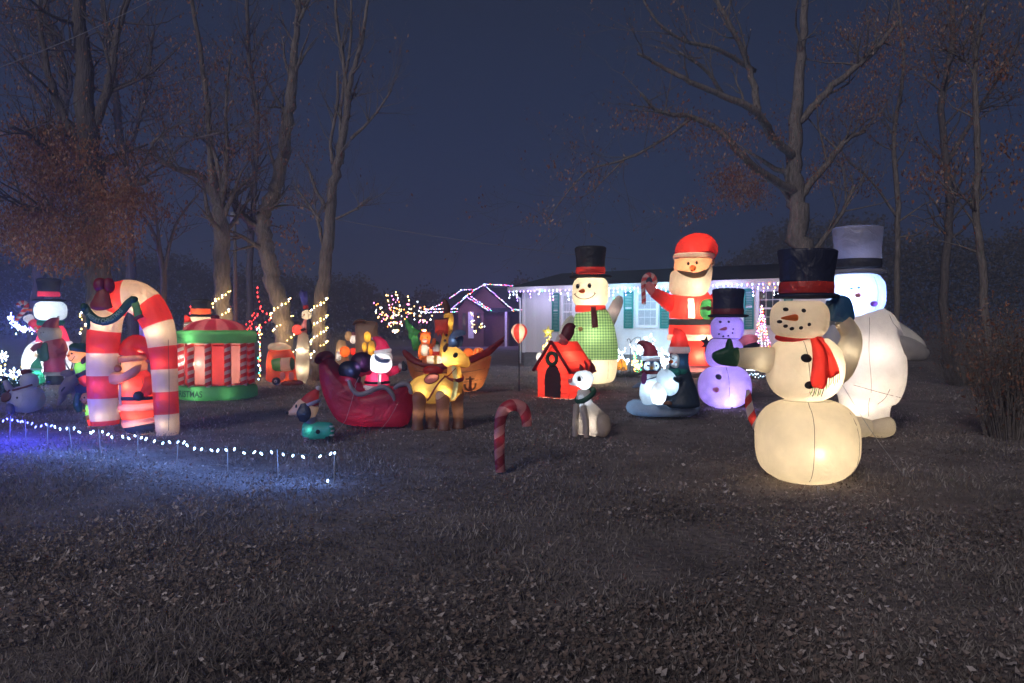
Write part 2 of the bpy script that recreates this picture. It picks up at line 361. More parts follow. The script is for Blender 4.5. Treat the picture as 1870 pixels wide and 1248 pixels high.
# ------------------------------------------------------------------ lawn
GROUND = rough('lawn_soil', (.15, .13, .13), (.30, .26, .25), 1.4, .95, .8, det=10, bscale=14, dist=.05)
me = bpy.data.meshes.new('lawn')
nx, ny = 160, 180
xs = np.linspace(-1, 1, nx); yy = np.r_[np.linspace(-12, 45, 150), np.geomspace(46, 250, 20)]
V = []
def gh(x, y): return .018 * math.sin(1.7 * x + .6 * y) * math.sin(.9 * y - .4 * x) + .012 * math.sin(4.1 * x + 1) * math.sin(3.3 * y)
for y in yy:
    hw = 24 + max(0, y) * .9
    for x in xs: V.append((x * hw, y, gh(x * hw, y) - .012))
F = np.array([[j * nx + i, j * nx + i + 1, (j + 1) * nx + i + 1, (j + 1) * nx + i] for j in range(len(yy) - 1) for i in range(nx - 1)])
tag(link('lawn', mesh_np('lawn', V, F), GROUND), kind='structure')

def quads_mesh(name, cen, ax, bx, bend=.3):
    """bent leaf cards: centre, half length vector, half width vector"""
    n = len(cen); nrm = np.cross(ax, bx); nrm /= np.maximum(np.linalg.norm(nrm, axis=1), 1e-9)[:, None]
    l = np.linalg.norm(ax, axis=1)[:, None]; h = nrm * l * bend
    V = np.stack([cen - ax + h, cen - bx * .9, cen + ax + h, cen + bx * .9], 1).reshape(-1, 3)
    b = np.arange(n)[:, None] * 4; F = np.concatenate([b + np.array([[0, 1, 3]]), b + np.array([[1, 2, 3]])])
    return mesh_np(name, V, F, False)
def rand_unit(n):
    v = rng.normal(size=(n, 3)); return v / np.linalg.norm(v, axis=1)[:, None]
def leaf_mat(name, cols, tr=.35):
    m, nt, o = nodes(name); L = nt.links.new
    ge = N_(nt, 'ShaderNodeNewGeometry'); cr = N_(nt, 'ShaderNodeValToRGB'); cr.color_ramp.interpolation = 'LINEAR'
    el = cr.color_ramp.elements; el[0].color = (*cols[0], 1); el[1].color = (*cols[-1], 1)
    for i, c_ in enumerate(cols[1:-1]): q = el.new((i + 1) / (len(cols) - 1)); q.color = (*c_, 1)
    L(ge.outputs['Random Per Island'], cr.inputs[0])
    tc = N_(nt, 'ShaderNodeTexCoord'); nz = N_(nt, 'ShaderNodeTexNoise', Scale=.55, Detail=5, Roughness=.6); L(tc.outputs['Object'], nz.inputs['Vector']); mr = N_(nt, 'ShaderNodeMapRange')
    for k_, v_ in (('From Min', .35), ('From Max', .65), ('To Min', .55), ('To Max', 1.25)): mr.inputs[k_].default_value = v_
    L(nz.outputs[0], mr.inputs[0]); mx = N_(nt, 'ShaderNodeMix', data_type='RGBA', blend_type='MULTIPLY'); mx.inputs[0].default_value = 1.0; L(cr.outputs[0], mx.inputs[6]); L(mr.outputs[0], mx.inputs[7]); cr = mx; d = N_(nt, 'ShaderNodeBsdfDiffuse'); t = N_(nt, 'ShaderNodeBsdfTranslucent'); ms = N_(nt, 'ShaderNodeMixShader')
    ms.inputs[0].default_value = tr; L(cr.outputs[2], d.inputs[0]); L(cr.outputs[2], t.inputs[0]); L(d.outputs[0], ms.inputs[1]); L(t.outputs[0], ms.inputs[2]); L(ms.outputs[0], o.inputs[0]); return m
LITTER = leaf_mat('leaf_litter', [(.22, .17, .15), (.34, .27, .24), (.26, .20, .17), (.72, .66, .64), (.20, .15, .13), (.30, .24, .21), (.42, .35, .32)], .15)
GRASSM = leaf_mat('dormant_grass', [(.18, .16, .15), (.32, .28, .27), (.22, .20, .18), (.58, .54, .52)], .3)
RUST = leaf_mat('rust_oak_leaves', [(.28, .12, .06), (.46, .23, .12), (.36, .17, .09), (.70, .48, .32)], .4)
DULL = leaf_mat('dull_oak_leaves', [(.22, .10, .07), (.42, .23, .16), (.32, .15, .10), (.62, .46, .36)], .35)

def scatter(n, y0, y1, k=1.5, wide=.78):
    """points over the view wedge, thinner with distance"""
    u = rng.random(n); a = 1 - k
    y = (y0 ** a + u * (y1 ** a - y0 ** a)) ** (1 / a)
    x = (rng.random(n) * 2 - 1) * (y * wide + 1.2); return x, y
n = 95000; x, y = scatter(n, 2.6, 34, 1.15)
keep = (np.sin(x * 1.1 + 2 * np.sin(y * .7)) + np.sin(y * 1.9 + x * .6) + .8 * np.sin(x * 3.3 - y * 2.1) + rng.normal(size=n) * .8) > .1; x, y = x[keep], y[keep]; n = len(x)
sz = rng.uniform(.009, .024, n) * (1 + y * .012); a = rng.random(n) * 2 * np.pi; tl = rng.normal(size=n) * .35
ax = np.stack([np.cos(a), np.sin(a), tl], 1) * sz[:, None]; bx = np.stack([-np.sin(a), np.cos(a), rng.normal(size=n) * .5], 1) * (sz * .55)[:, None]
cen = np.stack([x, y, rng.uniform(.012, .05, n)], 1)
tag(link('leaf_litter', quads_mesh('leaf_litter', cen, ax, bx, .35), LITTER), 'dry brown oak leaves strewn all over the lawn', 'fallen leaves', kind='stuff')
n = 170000; x, y = scatter(n, 2.4, 32, 1.35); hgt = rng.uniform(.02, .052, n) * (1 + .4 * np.sin(x * 2.1 + np.sin(y * 1.3)))
lean = rng.normal(size=(n, 2)) * .55; wd = rng.uniform(.0025, .005, n) * (1 + y * .12); a = rng.random(n) * np.pi
b0 = np.stack([x, y, np.zeros(n) - .01], 1); tp = b0 + np.stack([lean[:, 0] * hgt, lean[:, 1] * hgt, hgt], 1); wv = np.stack([np.cos(a) * wd, np.sin(a) * wd, np.zeros(n)], 1)
V = np.stack([b0 - wv, b0 + wv, tp], 1).reshape(-1, 3); F = np.arange(n * 3).reshape(-1, 3)
tag(link('grass', mesh_np('grass', V, F, False), GRASSM), 'short dormant winter grass covering the lawn', 'grass', kind='stuff')

# ------------------------------------------------------------------ light strings
BULB = emit('string_bulb', (1, 1, 1), 9.0, False, True)
BULBS = {'warm': (1, .62, .22), 'white': (.8, .9, 1), 'red': (1, .03, .03), 'blue': (.12, .16, 1), 'icy': (.45, .7, 1), 'green': (.05, .9, .35), 'orange': (1, .28, .05), 'pink': (1, .22, .55), 'violet': (.4, .22, 1), 'gold': (1, .75, .15)}
def bulbs(name, pts, r, cols, parent=None, mat=None, elong=1.5):
    pts = np.array(pts, float); n = len(pts); o8 = np.array([(1, 0, 0), (0, 1, 0), (-1, 0, 0), (0, -1, 0), (0, 0, elong), (0, 0, -elong)], float)
    V = (pts[:, None] + o8[None] * r * rng.uniform(.75, 1.2, (n, 1, 1))).reshape(-1, 3)
    f = np.array([(0, 1, 4), (1, 2, 4), (2, 3, 4), (3, 0, 4), (1, 0, 5), (2, 1, 5), (3, 2, 5), (0, 3, 5)]); F = (f[None] + 6 * np.arange(n)[:, None, None]).reshape(-1, 3)
    me = mesh_np(name, V, F); ca = me.color_attributes.new('bulb', 'FLOAT_COLOR', 'POINT')
    cc = np.array([[*BULBS[cols[i % len(cols)] if not callable(cols) else cols(i)], 1] for i in range(n)]) ; ca.data.foreach_set('color', np.repeat(cc, 6, 0).astype(np.float32).ravel())
    return link(name, me, mat or BULB, parent)
def string_thing(name, label, pts, r, cols, cat='string lights', wire=True, group=None, elong=1.5):
    """pts: list of polylines in world space"""
    g = Vector(pts[0][0]); root = bpy.data.objects.new(name, None); C.objects.link(root); root.location = g; tag(root, label, cat, group)
    allp = [Vector(q) - g for pl in pts for q in pl]
    b = bulbs('bulb', allp, r, cols, root, elong=elong); b['kind'] = 'stuff'
    if wire:
        A = Acc()
        for pl in pts:
            if len(pl) > 1: A.tube([Vector(q) - g for q in pl], [r * .35] * len(pl), 4)
        if A.n: A.build('wire', CORD, root)
    return root
def along(P, n, jit=0.0):
    P = np.array([tuple(q) for q in P], float); L = np.r_[0, np.cumsum(np.linalg.norm(np.diff(P, axis=0), axis=1))]; t = np.linspace(0, L[-1], n)
    Q = np.stack([np.interp(t, L, P[:, k]) for k in range(3)], 1); return Q + rng.normal(size=Q.shape) * jit

# ------------------------------------------------------------------ white house with teal shutters
HA = Vector((at(957, 600, 32).x, 32, 0)); HB = Vector((at(1512, 600, 25.3).x, 25.3, 0))
hdir = (HB - HA).normalized(); HL = (HB - HA).length; hang = math.atan2(hdir.y, hdir.x)
SID = rough('white_siding', (.62, .63, .63), (.72, .73, .73), 3, .6, .1); TRIM = rough('white_trim', (.74, .75, .76), (.8, .8, .8), 5, .5, .05)
SHUT = rough('teal_shutter_paint', (.02, .20, .17), (.03, .25, .21), 12, .5, .1); ROOFM = rough('dark_shingle', (.03, .035, .045), (.06, .062, .075), 20, .9, .6)
m, nt, o = nodes('window_glass'); p = N_(nt, 'ShaderNodeBsdfPrincipled', Roughness=.08); p.inputs['Base Color'].default_value = (.03, .04, .05, 1); p.inputs['Specular IOR Level'].default_value = .8; nt.links.new(p.outputs[0], o.inputs[0]); GLASS = m
CURT = rough('curtain_cloth', (.35, .38, .4), (.5, .52, .55), 8, .9, .2, (6, 1, 1))
FOUND = rough('foundation_block', (.12, .13, .14), (.2, .2, .21), 8, .9, .4)
house = bpy.data.objects.new('white_house', None); C.objects.link(house); house.location = HA; house.rotation_euler.z = hang
tag(house, 'single storey house with white siding and teal shutters behind the snowmen', 'house')
def hu(px):                                    # where the sight line through px meets the front wall
    r = ray(px, 600); d = Vector((hdir.x, hdir.y)); den = r.x * d.y - r.y * d.x
    return (HA.x * r.y * -1 + HA.y * r.x) / -den if abs(den) > 1e-9 else 0
def hpt(px, py):
    r = ray(px, py); u = hu(px); P = HA + hdir * u; t = P.y / r.y; return u, CAMZ + r.z * t
EV = 2.98; FZ = .55
A = Acc(); A.box(0, HL, .02, 5.6, -.2, FZ); A.build('foundation', FOUND, house, smooth=False)
A = Acc(); A.box(0, HL, .0, 5.6, FZ, EV); A.build('wall', SID, house, smooth=False)
sb = None; k = 0; z = FZ                           # each clapboard course is a board of its own
A = Acc(); A.add([(0, -.024, 0), (HL, -.024, 0), (HL, -.006, .118), (0, -.006, .118), (0, .0, 0), (HL, .0, 0)], [(0, 1, 2, 3), (0, 4, 5, 1)])
while z < EV - .1:
    if sb is None: sb = A.build('siding_board', SID, house, smooth=False); o = sb
    else: o = sb.copy(); C.objects.link(o); o.parent = house
    o.location = (0, 0, z); z += .115
A = Acc(); A.box(-.06, .06, -.05, .0, FZ - .02, EV - .01); A.build('corner_board', TRIM, house, smooth=False)
A = Acc()                                              # gabled roof: eave at the front, ridge 3.5 m back
ov = .42
rf = [(-ov, -ov, EV + .10), (HL + ov, -ov, EV + .10), (HL + ov, 3.5, EV + .85), (-ov, 3.5, EV + .85), (HL + ov, 6.0, EV + .1), (-ov, 6.0, EV + .1)]
A.add(rf + [(a_, b_, c_ + .05) for a_, b_, c_ in rf], [(0, 1, 2, 3), (3, 2, 4, 5), (6, 9, 8, 7), (9, 11, 10, 8), (0, 6, 7, 1), (0, 3, 9, 6), (3, 5, 11, 9), (1, 7, 8, 2), (2, 8, 10, 4), (5, 4, 10, 11)])
roof = A.build('roof', ROOFM, house, smooth=False)
A = Acc(); A.add([(0.003, .01, EV), (.003, 5.59, EV), (.003, 3.5, EV + .75)], [(0, 1, 2)]); A.build('gable_wall', SID, house, smooth=False)
A = Acc(); A.box(-ov + .004, HL + ov, -ov - .13, -ov - .003, EV - .03, EV + .13); gt = A.build('gutter', TRIM, house, smooth=False)
A = Acc(); A.box(-ov + .01, HL + ov, -ov, -.03, EV + .03, EV + .05); A.build('soffit', TRIM, house, smooth=False)
A = Acc(); A.tube([(-.3, -ov - .06, EV), (-.12, -.12, EV - .32), (-.12, -.1, EV - .6), (-.12, -.1, .1)], [.045] * 4, 8); A.build('downspout', TRIM, house)
def window(px0, px1, pyt, pyb, dark=True, sh=(None, None)):
    u0, zt = hpt(px0, pyt); u1, _ = hpt(px1, pyt); _, zb = hpt((px0 + px1) / 2, pyb); _, zt = hpt((px0 + px1) / 2, pyt)
    zt = min(zt, EV - .18)
    A = Acc(); w_ = .09
    for b in ((u0 - w_, u0, -.07, -.02, zb - w_, zt + w_), (u1, u1 + w_, -.07, -.02, zb - w_, zt + w_), (u0 + .001, u1 - .001, -.07, -.02, zt, zt + w_), (u0 + .001, u1 - .001, -.09, -.02, zb - w_, zb), (u0 + .001, u1 - .001, -.06, -.025, (zt + zb) / 2 - .03, (zt + zb) / 2 + .03)): A.box(*b)
    wf = A.build('window_frame', TRIM, house, smooth=False)
    for k in range(3):
        for q in range(4):
            ww = (u1 - u0) / 3; hh = (zt - zb) / 4; half = .03 if q in (1, 2) else 0
            A = Acc(); A.box(u0 + k * ww + .012, u0 + (k + 1) * ww - .012, -.04, -.03, zb + q * hh + (.03 if q == 2 else .012), zb + (q + 1) * hh - (.03 if q == 1 else .012)); A.build('pane', GLASS if dark else CURT, wf, smooth=False)
    A = Acc(); A.box(u0, u1, -.0295, -.024, zb, zt); A.build('muntin_bars', TRIM, wf, smooth=False)
    for s_ in sh:
        if s_ is None: continue
        a_, _ = hpt(s_[0], pyt); b_, _ = hpt(s_[1], pyt); h0, h1 = zb - .12, zt + .1
        A = Acc()
        for b in ((a_, a_ + .05, -.06, -.025, h0, h1), (b_ - .05, b_, -.06, -.025, h0, h1), (a_ + .051, b_ - .051, -.06, -.025, h0, h0 + .07), (a_ + .051, b_ - .051, -.06, -.025, h1 - .07, h1), (a_ + .051, b_ - .051, -.06, -.025, (h0 + h1) / 2 - .04, (h0 + h1) / 2 + .04)): A.box(*b)
        sh_ = A.build('shutter', SHUT, house, smooth=False)
        z = h0 + .08; A = Acc(); A.box(a_ + .051, b_ - .051, -.045, -.028, 0, .035); lv = None
        while z < h1 - .1:
            if abs(z - (h0 + h1) / 2) > .07:
                if lv is None: lv = A.build('louver', SHUT, sh_, smooth=False)
                else: c_ = lv.copy(); C.objects.link(c_); c_.parent = sh_; lv2 = c_
                (lv if z < h0 + .09 else lv2).location = (0, 0, z)
            z += .055
window(1030, 1046, 540, 600, False, ((1009, 1022), None))
window(1167, 1199, 537, 594, False, ((1140, 1157), (1206, 1223)))
window(1387, 1424, 532, 595, True, ((1359, 1377), (1432, 1448)))
# icicle lights under the eave (multicoloured) hung on the house: a thing
P = []
for u in np.arange(-.3, HL, .17):
    for j in range(random.choice((1, 2, 3, 4))): P.append(HA + hdir * (u + rng.normal() * .02) + Vector((0, 0, EV - .05 - j * .115)) + Vector((hdir.y, -hdir.x, 0)) * (ov + .15))
string_thing('icicle_lights', 'multicoloured icicle lights hanging along the eave of the white house', [[q] for q in P], .021, lambda i: rng.choice(['violet', 'white', 'icy', 'violet', 'white', 'orange', 'green', 'pink', 'red'], p=[.22, .2, .2, .12, .08, .06, .05, .04, .03]), wire=False, elong=2.0)
for u, c_, e_ in ((1.0, (.60, .55, 1), 18), (2.6, (.6, .6, 1), 18), (4.6, (.28, .68, 1), 36), (6.4, (.28, .68, 1), 40), (8.4, (.40, .45, 1), 36)):   # the glow the icicle bulbs give
    d = bpy.data.lights.new('icicle_glow', 'POINT'); d.energy = e_; d.color = c_; d.shadow_soft_size = .25; o = bpy.data.objects.new('icicle_glow', d); C.objects.link(o)
    o.location = HA + hdir * u + Vector((0, 0, EV - .35)) + Vector((hdir.y, -hdir.x, 0)) * (ov + .45)
for px, py in ((976, 574), (1152, 556), (1360, 545)):          # green dots a garden laser projector throws on the siding
    d = bpy.data.lights.new('laser_dot', 'SPOT'); d.energy = 160; d.color = (.02, 1, .35); d.spot_size = math.radians(2.1); d.spot_blend = .8; d.shadow_soft_size = .01
    o = bpy.data.objects.new('laser_dot', d); C.objects.link(o); u, z = hpt(px, py); T_ = HA + hdir * u + Vector((0, 0, z)); S_ = T_ + Vector((hdir.y, -hdir.x, 0)) * 7 + Vector((0, 0, 2.2)); o.location = S_; o.rotation_euler = (S_ - T_).to_track_quat('Z', 'Y').to_euler()

# ------------------------------------------------------------------ far brick house with outlined gables
FY = 62.0
BRICK = rough('dark_brick', (.12, .055, .05), (.2, .1, .09), 9, .9, .5)
def fp(px, py, dy=0): return at(px, py, FY + dy)
fb = Vector((fp(860, 600).x, FY, 0)); fh = bpy.data.objects.new('brick_house', None); C.objects.link(fh); fh.location = fb
tag(fh, 'dark brick house far off with coloured lights outlining its gables', 'house')
def fbox(x0, x1, y0, y1, py1, name, mat, py0=None):
    a_, b_ = fp(x0, 600).x - fb.x, fp(x1, 600).x - fb.x; A = Acc(); A.box(a_, b_, y0, y1, (fp(x0, py0).z if py0 else -.1), fp(x0, py1).z); return A.build(name, mat, fh, smooth=False)
fbox(790, 960, 1.5, 9, 571, 'wall', BRICK)
def gable(x0, xm, x1, pye, pya, y0, y1, wx0, wx1):
    zs = fp(x0, pye).z; za = fp(xm, pya).z; X = [fp(q, 600).x - fb.x for q in (x0, xm, x1, wx0, wx1)]
    A = Acc(); zw = zs - .02; A.add([(X[3], y0, -.1), (X[4], y0, -.1), (X[4], y0, zw), (X[1], y0, za - .15), (X[3], y0, zw), (X[3], y1, -.1), (X[4], y1, -.1), (X[4], y1, zw), (X[1], y1, za - .15), (X[3], y1, zw)], [(0, 1, 2, 3, 4), (1, 6, 7, 2), (5, 0, 4, 9)]); A.build('gable_wall', BRICK, fh, smooth=False)
    A = Acc(); A.add([(X[0], y0 - .4, zs), (X[1], y0 - .4, za), (X[2], y0 - .4, zs), (X[0], y1, zs), (X[1], y1, za), (X[2], y1, zs), (X[0], y0 - .4, zs - .12), (X[1], y0 - .4, za - .12), (X[2], y0 - .4, zs - .12), (X[0], y1, zs - .12), (X[1], y1, za - .12), (X[2], y1, zs - .12)], [(0, 1, 4, 3), (1, 2, 5, 4), (6, 9, 10, 7), (7, 10, 11, 8), (0, 6, 7, 1), (1, 7, 8, 2)]); A.build('gable_roof', ROOFM, fh, smooth=False)
gable(838 - 4, 883, 938, 566, 520, .6, 9, 842, 930)
gable(822, 852, 893, 568, 542, -.8, 6, 838, 884)
zr = fp(845, 529).z; xl, xr = fp(778, 600).x - fb.x, fp(960, 600).x - fb.x; ze = fp(780, 570).z
A = Acc(); A.add([(xl, -.2, ze), (xr, -.2, ze), (xr, 5, zr + .4), (xl + 3.2, 5, zr + .4), (xl, 10, ze), (xr, 10, ze)], [(0, 1, 2, 3), (3, 2, 5, 4), (0, 3, 4)]); A.build('roof', ROOFM, fh, smooth=False)
for x0, x1, y0_, y1_ in ((846, 852, 572, 606), (856, 866, 570, 618), (872, 878, 572, 606)):
    fbox(x0, x1, -.86, -.81, y0_, 'window' if x0 != 856 else 'front_door', TRIM if x0 == 856 else GLASS, y1_)
fbox(922, 926, -.5, -.3, 570, 'porch_post', TRIM)
MULTI = ['white', 'violet', 'icy', 'violet', 'orange', 'white', 'pink', 'violet', 'icy', 'red', 'white', 'green']
seg = [((822, 567), (852, 542)), ((852, 542), (892, 567)), ((845, 545), (883, 520)), ((883, 520), (938, 567)), ((860, 542), (897, 567)), ((822, 545), (842, 530)), ((842, 530), (868, 529)), ((884, 519), (948, 523)), ((776, 568), (812, 553)), ((776, 565), (836, 564)), ((776, 570), (834, 570)), ((936, 566), (960, 566))]
string_thing('roof_outline_lights', 'coloured string lights tracing the gables and eaves of the far brick house', [along([fp(*a_, -1.6), fp(*b_, -1.6)], int(math.hypot(a_[0] - b_[0], a_[1] - b_[1]) / 2.4) + 1, .02) for a_, b_ in seg], .036, lambda i: rng.choice(MULTI), wire=False, elong=.8)
for px, py, e_ in ((900, 556, 130), (865, 560, 40), (800, 568, 60), (915, 545, 90)):
    d = bpy.data.lights.new('roof_glow', 'POINT'); d.energy = e_; d.color = (.42, .25, 1); d.shadow_soft_size = .5; o = bpy.data.objects.new('roof_glow', d); C.objects.link(o); o.location = fp(px, py, -2.4)

# ------------------------------------------------------------------ trees
BARK = rough('oak_bark', (.13, .115, .105), (.30, .265, .245), 5, .95, 1.0, (3, 3, .6), 8, 10, .06)
BARKD = rough('dark_bark', (.09, .08, .08), (.19, .165, .16), 5, .95, 1.0, (3, 3, .6), 8, 10, .06)
class Tree:
    def __init__(s, name, label, x0, Y, group='bare trees round the lawn', cat='tree'):
        s.Y = Y; s.s = Y / FPX; s.root = bpy.data.objects.new(name, None); C.objects.link(s.root); s.base = Vector((at(x0, 600, Y).x, Y, 0)); s.root.location = s.base
        tag(s.root, label, cat, group); s.tips = []
    def P(s, x, y, dy=0): return at(x, y, s.Y + dy) - s.base
    def limb(s, pts, acc, nseg=10, ground_=False):
        """pts px: (x, y, r [, dy metres])"""
        A = np.array([(*s.P(q[0], q[1], q[3] if len(q) > 3 else 0), q[2] * s.s) for q in pts])
        if ground_: A[0, 2] = -.1
        Q = catmull(A, 5)
        Q[1:-1, :3] += rng.normal(size=(len(Q) - 2, 3)) * (Q[1:-1, 3:4] * .16)
        v, f, _ = sweep(Q[:, :3], Q[:, 3], nseg, gores=5, g=.12, caps='all'); acc.add(v, f); s.tips.append(Q)
    def twigs(s, acc, n, length, lvl=3, up=.5, r0=.4):
        for _ in range(n):
            Q = s.tips[rng.integers(len(s.tips))]; i = rng.integers(int(len(Q) * .3), len(Q)); p = Vector(Q[i, :3]); r = max(.006, Q[i, 3] * r0)
            t = Vector(Q[i, :3] - Q[i - 1, :3]).normalized() if i else Vector((0, 0, 1)); d = (t * .5 + Vector(rand_unit(1)[0]) * .9 + Vector((0, 0, up))).normalized()
            s.grow(acc, p, d, length * random.uniform(.6, 1.2), r, lvl)
    def grow(s, acc, p, d, L, r, lvl):
        n = 4; pts = [p]; rs = [r]
        for k in range(n):
            d = (d + Vector(rand_unit(1)[0]) * .28 + Vector((0, 0, .06))).normalized(); pts.append(pts[-1] + d * L / n); rs.append(max(.0035, r * (1 - .8 * (k + 1) / n)))
        v, f, _ = sweep(np.array([tuple(q) for q in pts]), rs, 5 if lvl > 1 else 3, caps=False); acc.add(v, f)
        s.ends.append(pts[-1])
        if lvl > 1:
            for _ in range(random.choice((2, 3, 3))):
                k = random.randint(1, n); s.grow(acc, pts[k], (d + Vector(rand_unit(1)[0]) * .9).normalized(), L * random.uniform(.45, .7), rs[k] * .7, lvl - 1)
    ends = []
    def leaves(s, clusters, mat, size=.055, atends=0, name='leaves'):
        cs = []
        for cx, cy_, rx, ry, n, *dd in clusters:
            dy = dd[0] if dd else 0; nc = max(4, n // 22); sub = rand_unit(nc) * rng.random((nc, 1)) ** .45
            sub = sub * np.array([rx * s.s, min(rx, 60) * s.s, ry * s.s]) + np.array(s.P(cx, cy_, dy)); k = rng.integers(nc, size=n)
            cs.append(sub[k] + rng.normal(size=(n, 3)) * np.array([.26, .26, .17]))
        if atends and s.ends:
            E = np.array([tuple(q) for q in s.ends]); k = rng.integers(len(E), size=atends); cs.append(E[k] + rng.normal(size=(atends, 3)) * .13)
        cen = np.concatenate(cs); n = len(cen); d = rand_unit(n) * .6 + np.array([0, 0, -.9]); d /= np.linalg.norm(d, axis=1)[:, None]; b = np.cross(d, rand_unit(n)); b /= np.linalg.norm(b, axis=1)[:, None]
        sz = rng.uniform(.6, 1.3, n) * size
        o = link(name, quads_mesh(name, cen, d * sz[:, None], b * (sz * .5)[:, None], .3), mat, s.root); o['kind'] = 'stuff'; return o
def tree(name, label, x0, Y, limbs, ntw, L, clusters=(), mat=None, atends=0, lvl=3, bark=None, size=.055, up=.4):
    t = Tree(name, label, x0, Y); t.ends = []; A = Acc()
    for i, l in enumerate(limbs): t.limb(l, A, 12 if i == 0 else 8, i == 0)
    A.build('trunk', bark or BARK, t.root); B = Acc(); t.twigs(B, ntw, L, lvl, up); o = B.build('twigs', bark or BARK, t.root); o['kind'] = 'stuff'
    if clusters or atends: t.leaves(clusters, mat or DULL, size, atends, 'crown')
    return t
T1 = tree('oak_tree', 'thick dark trunked oak keeping its rust brown leaves at far left', 176, 23, [[(176, 700, 27), (175, 600, 24), (174, 480, 23), (172, 370, 22), (165, 250, 19), (150, 100, 14), (140, -40, 9), (130, -200, 4)], [(170, 380, 10), (120, 320, 8), (70, 260, 5, -1), (20, 230, 3, -2)], [(172, 400, 9), (220, 350, 7), (270, 330, 4, -1)], [(170, 300, 11), (110, 200, 8), (80, 90, 5), (70, 0, 3)], [(165, 250, 10), (200, 150, 8), (215, 60, 6), (250, -40, 4)], [(172, 430, 8), (110, 390, 6, -1), (40, 380, 4, -2)]],
    60, 2.4, [(90, 330, 85, 75, 3800, -1), (60, 420, 60, 50, 2600, -2), (130, 280, 80, 50, 2200, 0), (215, 370, 70, 42, 2400, -1.5), (170, 440, 70, 40, 1900, -2), (60, 250, 55, 40, 1300), (110, 470, 50, 26, 900, -2), (240, 300, 40, 30, 500, 0)], RUST, 1600, bark=BARKD)
T2 = tree('bare_tree', 'pale double trunk tree with a limb reaching far left, light strings round its foot', 405, 24, [[(408, 705, 17), (406, 600, 15), (405, 480, 14.5), (400, 400, 14), (393, 350, 12), (385, 300, 6), (380, 200, 5), (360, 60, 4), (340, -60, 3)], [(396, 370, 9), (370, 325, 7), (320, 308, 5, -1), (292, 290, 4, -1.5), (278, 265, 3, -2), (300, 245, 2, -2)], [(402, 380, 8), (412, 320, 5), (415, 270, 4), (412, 200, 3), (420, 100, 2)], [(408, 360, 5), (385, 260, 3), (350, 255, 2.5), (410, 242, 2, -1)]],
    50, 1.9, [(330, 215, 60, 45, 260), (420, 260, 45, 40, 240), (470, 230, 50, 60, 200), (300, 330, 40, 30, 90), (400, 330, 30, 25, 260), (260, 150, 90, 60, 260), (540, 460, 16, 40, 120), (370, 130, 90, 50, 260)], DULL, 500)
T3 = tree('bare_tree', 'leaning forked tree rising right of the utility pole, warm lights spiralled below', 520, 25, [[(527, 690, 19), (520, 620, 17), (508, 560, 16), (497, 500, 15), (484, 440, 14), (479, 400, 13), (492, 370, 12), (510, 320, 11.5), (522, 240, 11), (532, 160, 9.5), (540, 80, 6), (546, 0, 5), (552, -120, 3)], [(484, 432, 9), (465, 412, 8), (440, 390, 7), (425, 365, 6), (412, 340, 4)], [(545, 40, 4), (560, 10, 3), (580, -40, 2)]],
    46, 1.6, [(545, 250, 40, 60, 130), (500, 130, 60, 80, 160), (520, 420, 18, 30, 90), (555, 360, 25, 60, 90)], DULL, 330)
T4 = tree('bare_tree', 'straight grey trunk rising between the forked tree and the open sky, lights wound below', 580, 23.5, [[(582, 712, 17), (583, 640, 14), (586, 560, 12.5), (594, 480, 11.5), (602, 400, 10), (612, 320, 8.5), (625, 260, 7.5), (633, 200, 6.5), (640, 150, 5), (660, 80, 4), (672, 0, 2.5)], [(634, 190, 4), (628, 120, 3.5), (615, 40, 3), (610, -60, 2)], [(600, 400, 4), (590, 370, 3.5), (578, 350, 3), (560, 300, 2)], [(625, 300, 3.4), (622, 200, 3), (640, 80, 2.5), (640, -30, 2)], [(640, 255, 3.3), (680, 215, 2.5), (715, 165, 1.6)], [(608, 300, 4), (604, 260, 3), (616, 190, 3), (616, 130, 2)], [(585, 405, 3.5), (575, 390, 3), (545, 350, 2)], [(612, 400, 2.6), (645, 385, 2), (675, 360, 1.2)], [(595, 470, 4), (582, 410, 3.5), (577, 390, 2.5)]],
    60, 1.3, [], None, 150, up=.6)
T5 = tree('young_tree', 'small forked sapling between the big oak and the carousel', 300, 26, [[(302, 700, 7), (300, 600, 6), (298, 500, 5.5), (292, 460, 4), (275, 415, 3), (255, 390, 2)], [(299, 500, 4), (312, 440, 3.4), (330, 395, 2.6), (362, 355, 1.8)], [(297, 480, 3), (285, 400, 2.5), (283, 370, 2)]], 26, 1.2, [(320, 400, 50, 30, 120)], DULL, 150, lvl=2)
